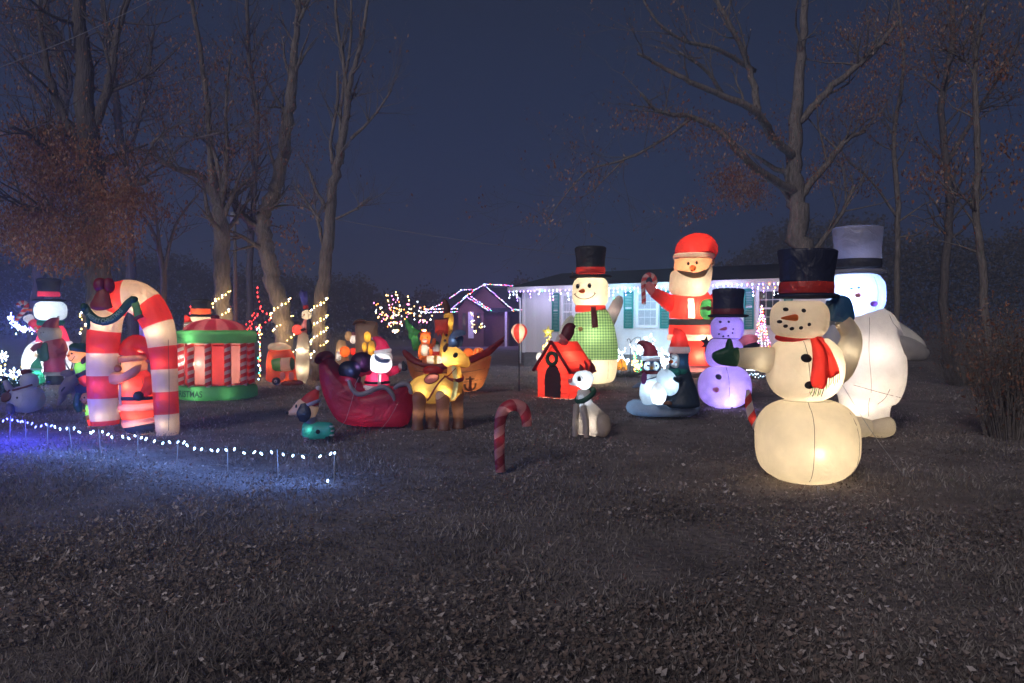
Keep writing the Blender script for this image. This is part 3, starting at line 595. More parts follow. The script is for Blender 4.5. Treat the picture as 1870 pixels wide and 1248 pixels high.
T6 = tree('big_oak', 'broad oak with long bare limbs reaching left above the white house roof', 1462, 27, [[(1465, 700, 28), (1464, 560, 25), (1462, 470, 21), (1455, 380, 18), (1450, 300, 15), (1455, 200, 11), (1465, 80, 8), (1475, -40, 6), (1490, -180, 4)],
    [(1455, 352, 8), (1405, 325, 8, -1), (1360, 290, 6.5, -2), (1320, 245, 5.5, -2.5), (1265, 215, 4.5, -3), (1205, 205, 3.4, -3.5), (1170, 170, 2, -4)], [(1452, 290, 8), (1410, 250, 8, -1), (1380, 205, 7, -2), (1320, 175, 5.5, -2.5), (1260, 150, 4.5, -3), (1215, 125, 3.6, -3), (1165, 98, 2.6, -3.5)],
    [(1385, 214, 6, -1.9), (1378, 160, 6, -1.5), (1362, 110, 5, -1.5), (1330, 40, 4, -2), (1290, -30, 3, -2)], [(1378, 130, 5, -1), (1310, 90, 4, -2), (1250, 75, 3, -2.5), (1200, 40, 2.4, -3), (1165, -20, 1.6, -3)], [(1265, 215, 3, -3), (1200, 262, 2.4, -3), (1140, 292, 1.9, -3), (1075, 312, 1.4, -3), (1030, 360, 1.1, -3), (1000, 402, .7, -3)], [(1140, 292, 1.5, -3), (1085, 345, 1.1, -3), (1060, 362, .7, -3)], [(1320, 175, 4, -2), (1290, 130, 3, -2.5), (1240, 95, 2, -3)], [(1454, 372, 7), (1480, 335, 7), (1510, 300, 6), (1545, 255, 5), (1580, 240, 3)], [(1454, 228, 6), (1490, 190, 7), (1530, 150, 6), (1590, 100, 5), (1640, 40, 3)], [(1470, 480, 5), (1530, 400, 4), (1560, 340, 3)]],
    80, 2.3, [(1335, 330, 40, 34, 1000, -2), (1370, 355, 34, 26, 700, -2), (1300, 260, 90, 45, 700, -3), (1195, 215, 60, 26, 420, -3.5), (1280, 390, 40, 26, 190, -2), (1060, 300, 50, 22, 160, -3), (1000, 400, 26, 16, 70, -3), (1085, 340, 60, 30, 110, -3), (1570, 190, 60, 40, 520, -1), (1560, 90, 90, 60, 620), (1500, 300, 45, 50, 300), (1400, 240, 50, 35, 260, -2)], DULL, 1100, size=.05)
T7 = tree('slim_tree', 'slender pale trunk at far right rising out of the brush', 1800, 17, [[(1830, 800, 9), (1812, 680, 8), (1798, 560, 7.5), (1792, 460, 7), (1782, 390, 6.5), (1786, 300, 6), (1782, 200, 5.5), (1780, 130, 4.5), (1790, 60, 3), (1810, -40, 2)], [(1782, 140, 3), (1760, 110, 2), (1725, 90, 1.5)]], 44, 1.3, [(1810, 120, 40, 40, 190), (1700, 320, 60, 50, 260, 2), (1850, 300, 40, 120, 260)], DULL, 420)
T8 = tree('slim_tree', 'thin leaning trunk between the big oak and the far right tree', 1640, 30, [[(1640, 680, 6), (1638, 520, 5.5), (1640, 380, 5), (1632, 250, 4), (1650, 130, 3), (1640, 0, 2)], [(1640, 400, 3), (1590, 330, 2), (1545, 290, 1.6), (1530, 250, 1.2)]], 36, 1.8, [(1560, 330, 50, 40, 300), (1690, 250, 90, 70, 420), (1620, 110, 120, 80, 700), (1740, 140, 100, 90, 520), (1700, 30, 140, 60, 600)], DULL, 600)
T9 = tree('bare_tree', 'tall bare tree at the top left corner behind the oak', 60, 32, [[(60, 690, 12), (70, 520, 11), (90, 380, 10), (120, 180, 8), (90, 60, 6), (80, -80, 4)], [(110, 210, 5), (130, 150, 4), (95, 50, 3)], [(115, 260, 5), (60, 160, 4), (20, 60, 2.6)]], 50, 2.6, [(60, 120, 110, 90, 900), (20, 30, 80, 50, 500)], DULL, 800, bark=BARKD)
T10 = tree('bare_tree', 'dim trunk behind the leaf filled crown and left of the double trunk tree', 245, 34, [[(245, 690, 10), (240, 520, 9), (232, 380, 8), (215, 220, 7), (200, 100, 5), (180, -50, 4)], [(225, 300, 5), (260, 200, 4), (280, 60, 3)]], 50, 2.6, [(250, 110, 120, 80, 900), (330, 190, 70, 60, 420)], DULL, 800, bark=BARKD)
T11 = tree('bare_tree', 'dim bare tree behind the utility pole with a few clinging leaves', 455, 36, [[(455, 680, 7), (456, 520, 6), (462, 380, 5.5), (470, 220, 5), (455, 100, 4), (450, -50, 3)]], 46, 2.4, [(430, 160, 90, 90, 420)], DULL, 500, bark=BARKD)
T12 = tree('bare_tree', 'shadowy tree at the top right corner behind the slender trunk', 1730, 34, [[(1730, 680, 9), (1725, 520, 8), (1735, 380, 7), (1720, 200, 6), (1740, 60, 5), (1730, -100, 3)], [(1728, 300, 5), (1800, 180, 3), (1860, 80, 2)]], 56, 2.8, [(1780, 120, 130, 110, 1300), (1690, 60, 120, 60, 700)], DULL, 900, bark=BARKD)
# twiggy brush at right and the spirea behind the slim figure
def brush(name, label, x0, y0, n, hpx, wpx, mat, leaves_=0, lm=None, r=.006):
    g = ground(x0, y0); root = bpy.data.objects.new(name, None); C.objects.link(root); root.location = g; tag(root, label, 'shrub'); A = Acc(); s = g.y / FPX; ends = []
    for _ in range(n):
        a = random.uniform(-1, 1); b = random.uniform(-1, 1); L = hpx * s * random.uniform(.5, 1); p0 = np.array([a * wpx * s * .35, b * wpx * s * .3, -.05])
        d = np.array([a * wpx * s * .65, b * wpx * s * .5, L]); P = [p0 + d * t + np.array([0, 0, -L * .25 * t * t]) + rng.normal(size=3) * .05 * t for t in np.linspace(0, 1, 6)]
        v, f, _ = sweep(P, [r * (1 - .7 * t) for t in np.linspace(0, 1, 6)], 3, caps=False); A.add(v, f); ends += P[2:]
    o = A.build('branches', mat, root); o['kind'] = 'stuff'
    if leaves_:
        E = np.array(ends); k = rng.integers(len(E), size=leaves_); cen = E[k] + rng.normal(size=(leaves_, 3)) * .12; d = rand_unit(leaves_); b = np.cross(d, rand_unit(leaves_)); sz = rng.uniform(.02, .05, leaves_)[:, None]
        o = link('foliage', quads_mesh('foliage', cen, d * sz, b * sz * .5), lm, root); o['kind'] = 'stuff'
    return root
brush('brush_thicket', 'tall tangled leafy thicket at the right edge beside the slender trunk', 1845, 800, 420, 330, 90, BARK, 2200, DULL)
brush('brush_thicket', 'lower tangled thicket behind the brush, left of the slender trunk', 1770, 705, 260, 200, 90, BARK, 1300, DULL)
brush('arching_shrub', 'bare arching shrub behind the red sleigh, right of the lit trunk', 612, 700, 200, 130, 46, BARK)
for i, (bx_, by_, hw_) in enumerate(((1130, 688, 60), (1240, 684, 60), (1400, 692, 50))):
    brush('foundation_grass', ['low brown ornamental grass in front of the white house, left clump', 'low brown ornamental grass by the lit bushes, behind the penguins', 'low brown grass clump behind the purple snowman'][i], bx_, by_, 260, 22, hw_, BARK, 700, GRASSM, .008)
# far wood line: unbroken dark mass of crowns
n = 100000; yb = 95; xx = rng.uniform(-75, 75, n); top = 5.6 + np.clip((xx - 12) * .35, 0, 7) + np.clip((-xx - 22) * .25, 0, 5) + 1.1 * np.sin(xx * .21) + .7 * np.sin(xx * .63 + 1) + .5 * np.sin(xx * 1.7) + rng.normal(size=n) * .5
cen = np.stack([xx, yb + rng.uniform(-5, 5, n), rng.random(n) ** .7 * top], 1); d = rand_unit(n); b = np.cross(d, rand_unit(n)); b /= np.linalg.norm(b, axis=1)[:, None]; sz = rng.uniform(.10, .26, n)[:, None]
tag(link('woods', quads_mesh('woods', cen, d * sz, b * sz * .8), rough('far_wood', (.07, .06, .06), (.12, .10, .09), 2)), 'dark line of far woods along the horizon', 'woods', kind='stuff')

# ------------------------------------------------------------------ pole and wires
PU = bpy.data.objects.new('utility_pole', None); C.objects.link(PU); PU.location = Vector((at(430, 600, 27).x, 27, 0)); tag(PU, 'slim weathered utility pole beside the pale double trunk tree', 'utility pole')
A = Acc(); A.tube([(0, 0, -.1), (0, 0, 3), (.0, 0, 5.6)], [.07, .062, .05], 10); A.build('post', rough('pole_wood', (.22, .2, .18), (.34, .31, .28), 8, .9, .5, (6, 6, .5)), PU)
A = Acc(); A.box(-.12, .12, -.1, .1, 5.0, 5.4); A.build('meter_box', METAL, PU)
WIRE = rough('overhead_wire', (.3, .3, .32), (.4, .4, .42), 10, .5, 0)
def wire(label, P0, P1, sag, r):
    P0, P1 = Vector(P0), Vector(P1); A = Acc(); A.tube([P0.lerp(P1, t) - Vector((0, 0, sag * 4 * t * (1 - t))) - P0 for t in np.linspace(0, 1, 24)], [r] * 24, 5); tag(A.build('overhead_wire', WIRE, None, P0), label, 'wire', 'overhead wires')
wire('pale overhead wire crossing the top left corner through the trees', at(-60, 145, 15), at(300, -12, 19), .1, .009)
wire('long thin wire sagging across the open sky towards the plaid vest snowman', at(440, 368, 27), at(1150, 474, 40), .25, .013)

# ------------------------------------------------------------------ inflatables, near to far
GS = 'lit inflatable snowmen'; GSA = 'inflatable santas'
def spots(s, pts, r, on, mat, name='coal_button', puff=.012, parent=None):
    for x, y in pts: s.dot(name, x, y, r, r, on, mat, puff, parent)

# A  large cream snowman, front right
f = Fig('inflatable_snowman', 'largest cream snowman, in front, with red scarf, one mitten green, one painted as lit blue', 'snowman', 1473, 879, GS)
base = f.ball('lower_body', 1473, 804, 92, 77, CREAM, 2.75, (.12, .93), gores=8, g=.02)
mid = f.ball('upper_body', 1468, 672, 69, 62, CREAM, 2.35, (.17, .87), gores=8, g=.02)
head = f.ball('head', 1458, 582, 52, 38, CREAM, 2.7, (.2, .88), gores=8, g=.02)
f.tophat(1470, 540, 58, 534, 455, 47, 53, NAVY, RED, 19, lean=2)  # black hat given navy, the blue light on it put into its colour
f.line('seam', [(1456, 730), (1454, 770), (1453, 830), (1455, 876)], base, SEAM, .6); f.line('seam', [(1528, 738), (1544, 790), (1543, 840), (1522, 872)], base, SEAM, .5); f.line('seam', [(1450, 622), (1451, 660), (1458, 724)], mid, SEAM, .5)
f.cone('carrot_nose', 1436, 580, 1405, 581, 6.5, ORANGE, -44, -56)
spots(f, [(1421.5, 565), (1447.5, 567.5)], 3.6, head, COAL, 'eye'); spots(f, [(1413, 587), (1421, 595), (1430, 599.5), (1443.5, 598), (1457, 592)], 3.1, head, COAL, 'coal_mouth')
f.dot('coal_button', 1447.5, 651, 8.5, 7.5, mid, COAL, .03); f.dot('coal_button', 1454, 698, 8.5, 7, mid, COAL, .03)
sc_ = f.ring('scarf', 1457, 617, 36, 6, 4.5, RED, rx=.12)
t1 = f.decal('scarf_tail', [(1463, 618), (1458, 650), (1454, 696), (1466, 702), (1477, 701), (1481, 660), (1476, 622)], mid, RED, .06, .05)
t2 = f.decal('scarf_tail', [(1468, 617), (1478, 650), (1484, 684), (1498, 680), (1506, 674), (1494, 645), (1482, 617)], mid, RED, .035, .04)
fg = [f.line('fringe', [(x, y), (x + random.uniform(-1, 1), y + 8), (x + random.uniform(-2, 2), y + random.uniform(13, 19))], mid, DGREEN if i % 2 else GREEN, .8, .05, 2, sc_) for i, (x, y) in enumerate([(1456, 697), (1460, 700), (1464, 702), (1468, 702), (1472, 701), (1476, 700), (1480, 689), (1484, 684), (1488, 683), (1492, 682), (1496, 680), (1500, 678), (1504, 675)])]
f.shell('arm', [(1414, 658, 24), (1395, 656, 24), (1370, 654, 20), (1344, 652, 16.5)], CREAM); 
f.pillow('mitten', [(1348, 636), (1338, 634), (1334, 620), (1328, 618), (1324, 632), (1312, 638), (1300, 644), (1299, 654), (1310, 664), (1330, 668), (1348, 666)], DGREEN, 24, pw=3)
f.shell('arm', [(1512, 690, 22), (1530, 672, 26), (1548, 640, 22), (1552, 612, 18), (1540, 590, 16), (1536, 584, 15)], CREAM, sub=5)
f.pillow('mitten', [(1516, 586), (1555, 585), (1556, 566), (1549, 545), (1534, 538), (1520, 542), (1512, 550), (1508, 548), (1506, 556), (1512, 568)], BLUE, 26, pw=3)  # mitten coloured blue: the blue light falling on it is put into the colour
f.lamp(1462, 812, -74, 24, .5, (1, .84, .58)); f.lamp(1475, 800, 10, 85, .74, (1, .83, .58)); f.lamp(1473, 862, -8, 14, .8, (1, .78, .42)); f.lamp(1490, 678, -14, 56, .95, (1, .86, .64)); f.lamp(1462, 585, 14, 60, .22, (1, .82, .62)); f.lamp(1470, 640, 20, 60, .3)  # low lamp by the base is added to spill warm light on the grass
f.lamp(1545, 640, 0, 25, .35, WARM); f.lamp(1385, 656, 0, 24, .28, WARM)  # arm lamps are added, since the body wall blocks the light
# stakes and rope that hold it
A_ = Acc(); A_.tube([(0, 0, -.05), (0, 0, .06)], [.012, .012], 6); o = A_.build('tether_stake', METAL, f.root, f.p(1459, 881, -94)); 

# B  tall pale snowman behind it
f = Fig('inflatable_snowman', 'tall pale snowman in a grey top hat with blue lit face, behind the largest snowman', 'snowman', 1580, 795, GS)
bd = f.stack([('body', WHITE, [(1564, 572, 40), (1572, 590, 50), (1582, 612, 58), (1584, 650, 64), (1584, 690, 64), (1582, 718, 58), (1579, 735, 45), (1578, 758, 42), (1578, 770, 41)])], gores=8)[0]
head = f.ball('head', 1560, 538, 51, 42, WHITE, 2.9, (.2, .88), gores=8)
f.tophat(1563, 497, 52, 488, 414, 41, 44, GREY, BLACK, 14)
f.shell('foot', [(1566, 776, 6, -24), (1572, 776, 16, -24), (1592, 776, 20, -24), (1612, 776, 17, -22), (1621, 777, 5, -22)], CREAM, sq=1.5, up=(0, 1, 0))
f.shell('foot', [(1530, 776, 6, -24), (1536, 776, 16, -24), (1554, 776, 20, -24), (1572, 776, 17, -22), (1577, 777, 5, -22)], CREAM, sq=1.5)
f.shell('arm', [(1606, 588, 14), (1630, 605, 20), (1652, 625, 24), (1668, 640, 23), (1672, 650, 14)], LGREY, .8); f.shell('hand', [(1684, 641, 5, -20), (1672, 644, 15, -20), (1648, 637, 19, -28), (1622, 626, 15, -38), (1602, 618, 5, -42)], LGREY, .8)
f.shell('arm', [(1532, 600, 16), (1522, 620, 20), (1515, 650, 18, -10), (1520, 668, 8, -20)], LGREY, .8)
spots(f, [(1534, 529), (1545, 527.5)], 2.2, head, BLUE, 'eye'); f.dot('nose', 1544, 541, 5, 4.5, head, PINK, .05)
f.dot('mouth', 1573, 556, 7.5, 5, head, PURPLE, .02)
f.line('seam', [(1540, 700), (1580, 712), (1638, 726)], bd, SEAM, .5); f.line('seam', [(1596, 706), (1590, 722), (1582, 734)], bd, SEAM, .5); f.line('seam', [(1606, 575), (1608, 590), (1618, 600)], bd, SEAM, .5); f.line('seam', [(1566, 580), (1560, 640), (1564, 700), (1568, 756)], bd, SEAM, .4); f.line('seam', [(1574, 502), (1580, 536), (1576, 572)], head, SEAM, .4)
f.lamp(1543, 536, -22, 22, 7.0, (.42, .60, 1)); f.lamp(1575, 540, 4, 45, 2.2, (.16, .30, 1)); f.lamp(1575, 640, -10, 60, .42, (1, .84, .72)); f.lamp(1580, 700, 0, 60, .55, (1, .8, .6)); f.lamp(1560, 738, -14, 34, .5, WARM); f.lamp(1595, 776, -24, 18, .4, WARM); f.lamp(1556, 776, -24, 18, .5, WARM)
f.lamp(1563, 470, 0, 42, .13, (.5, .55, 1)); f.lamp(1650, 628, 6, 22, .2, NEUT)

# C  purple snowman
f = Fig('inflatable_snowman', 'violet lit snowman with black top hat and speckled lower body, beside the largest snowman', 'snowman', 1323, 745, GS)
lo = f.ball('lower_body', 1323, 706, 48, 40, WHITE, 2.4, (.12, .93), gores=8); mi = f.ball('upper_body', 1322, 645, 35, 31, WHITE, 2.3, (.17, .86), gores=8); hd = f.ball('head', 1327, 600, 30, 24, WHITE, 2.7, (.2, .88), gores=6)
f.tophat(1329, 577, 37, 573, 526, 27, 29, NAVY, MAROON, 9)
spots(f, [(1309, 588), (1322.5, 588)], 2.2, hd, COAL, 'eye'); spots(f, [(1307, 610), (1314, 614), (1322, 613), (1329, 608), (1330, 601)], 1.6, hd, COAL, 'coal_mouth'); f.cone('carrot_nose', 1318, 600, 1304, 602, 3.6, PINK, -26, -34)
spots(f, [(1302, 686)], 4.8, lo, NAVY); spots(f, [(1297, 709)], 4.8, lo, PINK); f.ring('neck_seam', 1326, 618, 23, 1.2, 1.2, NAVY)
f.pillow('twig_hand', [(1302, 618), (1294, 622), (1291, 614), (1287, 620), (1280, 622), (1286, 628), (1281, 634), (1288, 634), (1287, 644), (1293, 636), (1302, 632)], NAVY, 7, dy=4)
f.shell('arm', [(1350, 628, 8), (1362, 621, 9), (1376, 619, 8), (1384, 620, 3)], PINK); f.shell('glove', [(1350, 634, 3), (1360, 632, 5), (1376, 630, 6), (1386, 631, 3)], NAVY)
f.line('seam', [(1318, 668), (1319, 705), (1320, 743)], lo, SEAM, .4); VI = (.33, .20, 1); f.lamp(1323, 706, -6, 44, .9, VI, gobo=True, size=.005); f.lamp(1323, 724, -22, 24, .9, (.45, .4, 1)); f.lamp(1322, 646, -4, 34, .7, VI); f.lamp(1330, 600, -2, 28, .75, (.28, .18, 1)); f.lamp(1366, 621, 0, 9, .4, (.9, .5, .9))
# candy striped stocking leaning by the purple snowman
f = Fig('striped_scarf_stake', 'red and white striped cloth on a low stake between the violet and largest snowmen', 'garden stake', 1379, 793)
f.shell('striped_cloth', [(1366, 712, 4), (1367, 735, 7), (1372, 758, 8), (1379, 778, 6), (1382, 791, 2)], nylon('striped_cloth', (.8, .06, .04), .4, 'spiral', (.8, .72, .66), 2.4), .5); f.shell('stake', [(1384, 794, .8, 3), (1376, 760, .8, 5), (1368, 714, .8, 5)], METAL, sub=1); f.lamp(1374, 765, 0, 7, .35, NEUT)

# D  the tallest santa
f = Fig('inflatable_santa', 'tallest santa, cream bearded, holding up a candy cane before the white house', 'santa', 1262, 688, GSA)
coat = f.stack([('coat', RED, [(1262, 534, 30), (1262, 547, 38), (1264, 575, 42), (1264, 583, 42)])], .8)[0]
f.stack([('belt', BLACK, [(1264, 583, 42.5), (1264, 588, 43), (1264, 594, 42.5)]), ('coat_skirt', RED, [(1264, 594, 42.5), (1264, 602, 43), (1264, 611, 43)]), ('coat_hem', CREAM, [(1264, 611, 44), (1264, 616, 46), (1264, 622, 44)]), ('trousers', RED, [(1265, 622, 40), (1265, 650, 38), (1265, 666, 36)]), ('trouser_cuff', PINK, [(1265, 666, 38), (1265, 672, 39), (1265, 678, 37)]), ('boots', BLACK, [(1265, 678, 32), (1265, 684, 34), (1265, 689, 30)])], .8, sub=3)
hd = f.ball('head', 1265, 486, 34, 36, PEACH, 2.5, (.382, .6)); 
f.shell('hat', [(1301, 478, 1), (1300, 470, 6), (1299, 456, 12), (1288, 448, 19), (1276, 451, 27), (1267, 459, 33), (1266, 464, 34)], RED, sub=5); f.shell('hat_bobble', [(1298, 472, 1), (1298, 476, 6), (1297, 482, 7), (1296, 489, 1)], CREAM, parent=None)
f.trim('hat_brim', 1266, 464, 474, 34, 37.5, 33.5, CREAM)
bdq = f.pillow('beard', [(1228, 495), (1222, 515), (1221, 530), (1232, 541), (1255, 547), (1275, 545), (1289, 533), (1295, 512), (1297, 488), (1293, 480), (1290, 492), (1262, 500)], CREAM, 74, pw=4, dy=-4)
f.pillow('moustache', [(1227, 497), (1250, 500), (1258, 503), (1275, 501), (1283, 494), (1276, 507), (1256, 511), (1238, 505)], TAN, 12, dy=-40)
f.dot('nose', 1257, 492.5, 5.5, 5.5, hd, ORANGE, .12); f.dot('eye', 1249.5, 484, 2, 3, hd, COAL); f.dot('eye', 1263.5, 483, 2, 3, hd, COAL)
f.line('seam', [(1238, 546), (1232, 565), (1230, 582)], coat, SEAM, .35); f.line('seam', [(1290, 546), (1294, 565), (1296, 582)], coat, SEAM, .35)
f.decal('coat_trim', [(1248, 546), (1263, 546), (1262, 582), (1247, 582)], coat, CREAM, .01, .02, False)
f.shell('arm', [(1232, 560, 14), (1222, 553, 15), (1207, 543, 12), (1192, 534, 9.5)], RED); f.shell('mitten', [(1196, 538, 8), (1190, 530, 9), (1185, 522, 8), (1183, 515, 3)], PINK)
f.shell('candy_cane', [(1175, 556, 4), (1175, 540, 4), (1174, 520, 4.2), (1177, 507, 4.4), (1186, 502, 4.6), (1194, 508, 4.6), (1195, 518, 4.4), (1190, 528, 4)], nylon('thin_cane', (.8, .1, .1), .4, 'spiral', (.8, .6, .6), 7))
f.shell('arm', [(1293, 548, 14), (1304, 556, 15), (1308, 570, 11), (1300, 580, 8, -16)], RED)
gb = f.ball('gift', 1285, 566, 18, 18.5, GREEN, 2.8, dy=-44); f.decal('ribbon', [(1283, 548), (1289, 548), (1288, 584), (1282, 584)], gb, RED, .01, .03, False); f.decal('ribbon', [(1268, 562), (1303, 562), (1303, 567), (1268, 567)], gb, MAROON, .012, .03, False)
f.dot('ribbon_bow', 1278, 565, 4.5, 4, gb, MAROON, .1); f.dot('ribbon_bow', 1293, 565, 4.5, 4, gb, MAROON, .1)
f.lamp(1262, 560, -6, 40, 1.25, WARM); f.lamp(1262, 486, 0, 33, .75, WARM); f.lamp(1272, 455, 0, 22, 1.1, WARM); f.lamp(1262, 520, -12, 30, .9, WARM); f.lamp(1275, 600, -12, 34, 1.5, WARM); f.lamp(1270, 645, -10, 34, 1.6, WARM); f.lamp(1285, 566, -44, 17, .9, NEUT); f.lamp(1222, 553, 0, 14, .6, WARM); f.lamp(1303, 560, 0, 14, 1.0, WARM)

# E  snowman in the green plaid vest
f = Fig('inflatable_snowman', 'smiling snowman in a green plaid vest and black top hat before the white house', 'snowman', 1083, 700, GS)
PLAID = nylon('green_plaid_nylon', (.32, .50, .25), .5, 'plaid', (.03, .13, .05), 13)
ve = f.stack([('vest', PLAID, [(1078, 568, 27), (1080, 580, 34), (1082, 600, 40), (1083, 625, 44), (1083, 645, 46), (1083, 656, 45)])], gores=10)[0]
lo = f.stack([('lower_body', CREAM, [(1083, 656, 44.5), (1083, 670, 44), (1084, 685, 41), (1084, 696, 34), (1084, 700, 20), (1084, 701, 1)])], gores=8)[0]
hd = f.ball('head', 1078, 534, 33.5, 30, CREAM, 3.0, (.16, .86), gores=6)
f.tophat(1078, 506, 39, 499, 450, 26, 29, BLACK, RED, 10)
f.shell('scarf', [(1078, 558, 27), (1078, 563, 28), (1078, 570, 27)], RED); f.decal('scarf_tail', [(1076, 562), (1085, 562), (1088, 598), (1077, 599)], ve, MAROON, .03, .04, False)
for x, y in ((1053, 524), (1073, 523.5)): e_ = f.dot('eye', x, y, 3.2, 4.4, hd, COAL); f.dot('eye_glint', x + 1, y - 2, 1, 1, [e_], WHITE, .01, e_)
f.cone('carrot_nose', 1062, 533, 1053, 534, 4.4, ORANGE, -30, -39); f.line('smile', [(1048, 538), (1052, 543), (1060, 547), (1069, 547), (1078, 543), (1083, 537)], hd, COAL, .8); f.line('smile_corner', [(1081, 535), (1084, 538.5)], hd, COAL, .7, sub=1); f.line('smile_corner', [(1050, 536), (1047, 539.5)], hd, COAL, .7, sub=1)
f.shell('arm', [(1106, 594, 8), (1112, 588, 11), (1120, 570, 11), (1129, 550, 9.5), (1133, 541, 4)], WHITE); f.shell('arm', [(1050, 583, 10), (1040, 592, 11), (1028, 612, 9), (1020, 632, 8), (1018, 640, 3)], WHITE)
f.dot('button', 1057, 601, 4, 4, ve, PEACH, .04); f.line('seam', [(1106, 658), (1106, 690)], lo, SEAM, .4)
f.lamp(1080, 610, -8, 40, 1.1, WARM); f.lamp(1083, 665, -4, 42, .75, WARM); f.lamp(1078, 545, -4, 32, .85, WARM); f.lamp(1078, 572, 0, 27, 1.0, WARM); f.lamp(1080, 515, 0, 30, .6, WARM); f.lamp(1120, 570, 0, 11, .33, (1, .7, .6)); f.lamp(1032, 605, 0, 10, .25, NEUT)

# F  penguin pair on the ice floe
f = Fig('penguin_pair', 'two penguins in red santa hats standing on a pale blue ice floe', 'inflatable penguins', 1218, 766)
ICE = nylon('ice_nylon', (.5, .62, .75), .35); BLK = nylon('blue_black_nylon', (.02, .045, .08), .25)
f.ring('ice_floe', 1218, 748, 50, 20, 15, ICE, dy=40, rx=0, sq=.7, a0=math.pi * .95, a1=math.pi * 2.06); f.ball('ice_floe', 1218, 750, 52, 12, ICE, 3, dy=50)
bg = f.stack([('big_body', BLK, [(1240, 645, 17.5), (1240, 672, 18), (1243, 700, 24), (1246, 725, 29), (1246, 742, 30), (1246, 746, 5)])], .8)[0]
fc = f.decal('face', [(1222, 650), (1229, 645), (1236, 650), (1238, 660), (1235, 670), (1228, 671), (1222, 665)], bg, WHITE, .01, .04); f.cone('beak', 1224, 660, 1214, 660.5, 3, ORANGE, -14, -20); f.dot('eye', 1226, 654, 1.4, 1.4, [fc], COAL); f.dot('cheek', 1231, 661, 2, 2, [fc], PINK)
f.shell('hat', [(1230, 600, .5), (1232, 602, 5), (1238, 610, 11), (1240, 622, 15), (1240, 634, 18)], RED, parent=None); f.trim('hat_brim', 1240, 633, 645, 18, 20, 17.5, WHITE)
bl = f.ball('big_belly', 1215, 697, 18, 25, WHITE, 2.2, dy=-20, tilt=-.45); f.shell('wing', [(1240, 690, 3, -20), (1232, 692, 5, -34), (1222, 688, 3, -40)], BLK, .5); f.ring('green_scarf', 1238, 678, 16, 3, 5, TEAL); f.dot('scarf_knot', 1234, 678, 6, 7, [bg], TEAL, .1)
sm = f.stack([('small_head', BLK, [(1188.5, 658, 16.5), (1189, 663, 17), (1189, 672, 16), (1188, 680, 12)])], .85)[0]
for cx, t_ in ((1180, .1), (1195, -.1)): e_ = f.dot('face_patch', cx, 668, 7, 8.5, sm, WHITE, .03, None, t_); f.dot('eye', cx + .5, 667, 1.7, 1.7, [e_], COAL, .008, e_)
f.cone('beak', 1187, 671, 1186, 674, 3, YELLOW, -15, -22)
f.shell('hat', [(1164, 629, 1), (1166, 626, 2.5), (1174, 627, 6), (1183, 634, 10), (1187, 643, 13), (1188, 650, 14)], MAROON, sub=5); f.trim('hat_brim', 1188, 650, 659, 14, 18, 16.5, WHITE)
sb_ = f.stack([('small_body', WHITE, [(1187, 678, 11), (1187, 690, 15), (1188, 708, 20), (1190, 722, 22), (1194, 732, 18), (1196, 737, 5)])], .85)[0]
f.ball('lit_belly', 1198, 717, 14, 21, WHITE, 2.4, dy=-24); f.ring('scarf', 1187, 680, 13, 3, 3, MAROON); f.pillow('scarf_tail', [(1172, 680), (1179, 683), (1177, 700), (1169, 698)], PURPLE, 6, dy=-10); f.line('sash', [(1172, 694), (1185, 691), (1203, 686)], sb_, BLK, 1.0)
f.shell('side_wing', [(1176, 700, 3), (1164, 704, 4), (1154, 708, 1)], BLUEGREY, .5); f.shell('foot', [(1206, 734, 2, -30), (1214, 733, 4, -32), (1220, 735, 2, -34)], BROWN, .8)
CB = (.45, .72, 1); f.lamp(1198, 722, -24, 13, 3.5, (.7, .85, 1)); f.lamp(1188, 706, 0, 19, 1.6, CB); f.lamp(1217, 697, -20, 18, 1.6, CB); f.lamp(1188, 664, 0, 16, 1.8, CB); f.lamp(1240, 660, 0, 17, 1.0, CB); f.lamp(1186, 637, 0, 12, .5, (.9, .7, 1)); f.lamp(1240, 618, 0, 14, .9, (1, .8, .9)); f.lamp(1190, 752, 30, 17, 1.2, CB); f.lamp(1165, 750, 34, 12, .6, CB); f.lamp(1250, 752, 36, 17, .2, CB)

# G  little grey fawn with the glowing white head
f = Fig('sitting_fawn', 'sitting grey fawn with glowing white head and dark green wreath collar, beside the red doghouse', 'inflatable deer', 1080, 797)
bd = f.stack([('body', nylon('fawn_nylon', (.55, .48, .42), .45), [(1066, 712, 11), (1066, 735, 15), (1073, 755, 24), (1082, 775, 31), (1085, 790, 30), (1085, 797, 4)])], .8)[0]
f.ball('haunch', 1098, 775, 16, 22, MATS['fawn_nylon'], 2.2, dy=-12); f.decal('chest', [(1056, 722), (1065, 722), (1066, 750), (1066, 775), (1060, 760), (1055, 738)], bd, WHITE, .01, .02); f.shell('front_leg', [(1052, 738, 6, -8), (1050, 765, 6, -14), (1049, 795, 5, -16)], MATS['fawn_nylon']); f.shell('front_leg', [(1064, 740, 6, -12), (1068, 768, 6, -20), (1069, 796, 5, -22)], MATS['fawn_nylon'])
hd = f.shell('head', [(1083, 696, 2), (1080, 695, 12), (1070, 694, 18), (1058, 694, 16), (1048, 697, 8), (1041, 698, 5), (1038, 698, 1)], WHITE, .9, sub=5)
f.ball('nose', 1041, 695, 4.5, 4.5, PINK, 2, dy=-3); e1 = f.dot('eye_patch', 1058, 691, 6.5, 5.5, hd, LGREY, .01); f.dot('eye', 1056.5, 691, 3, 4.4, [e1], COAL, .01, e1)
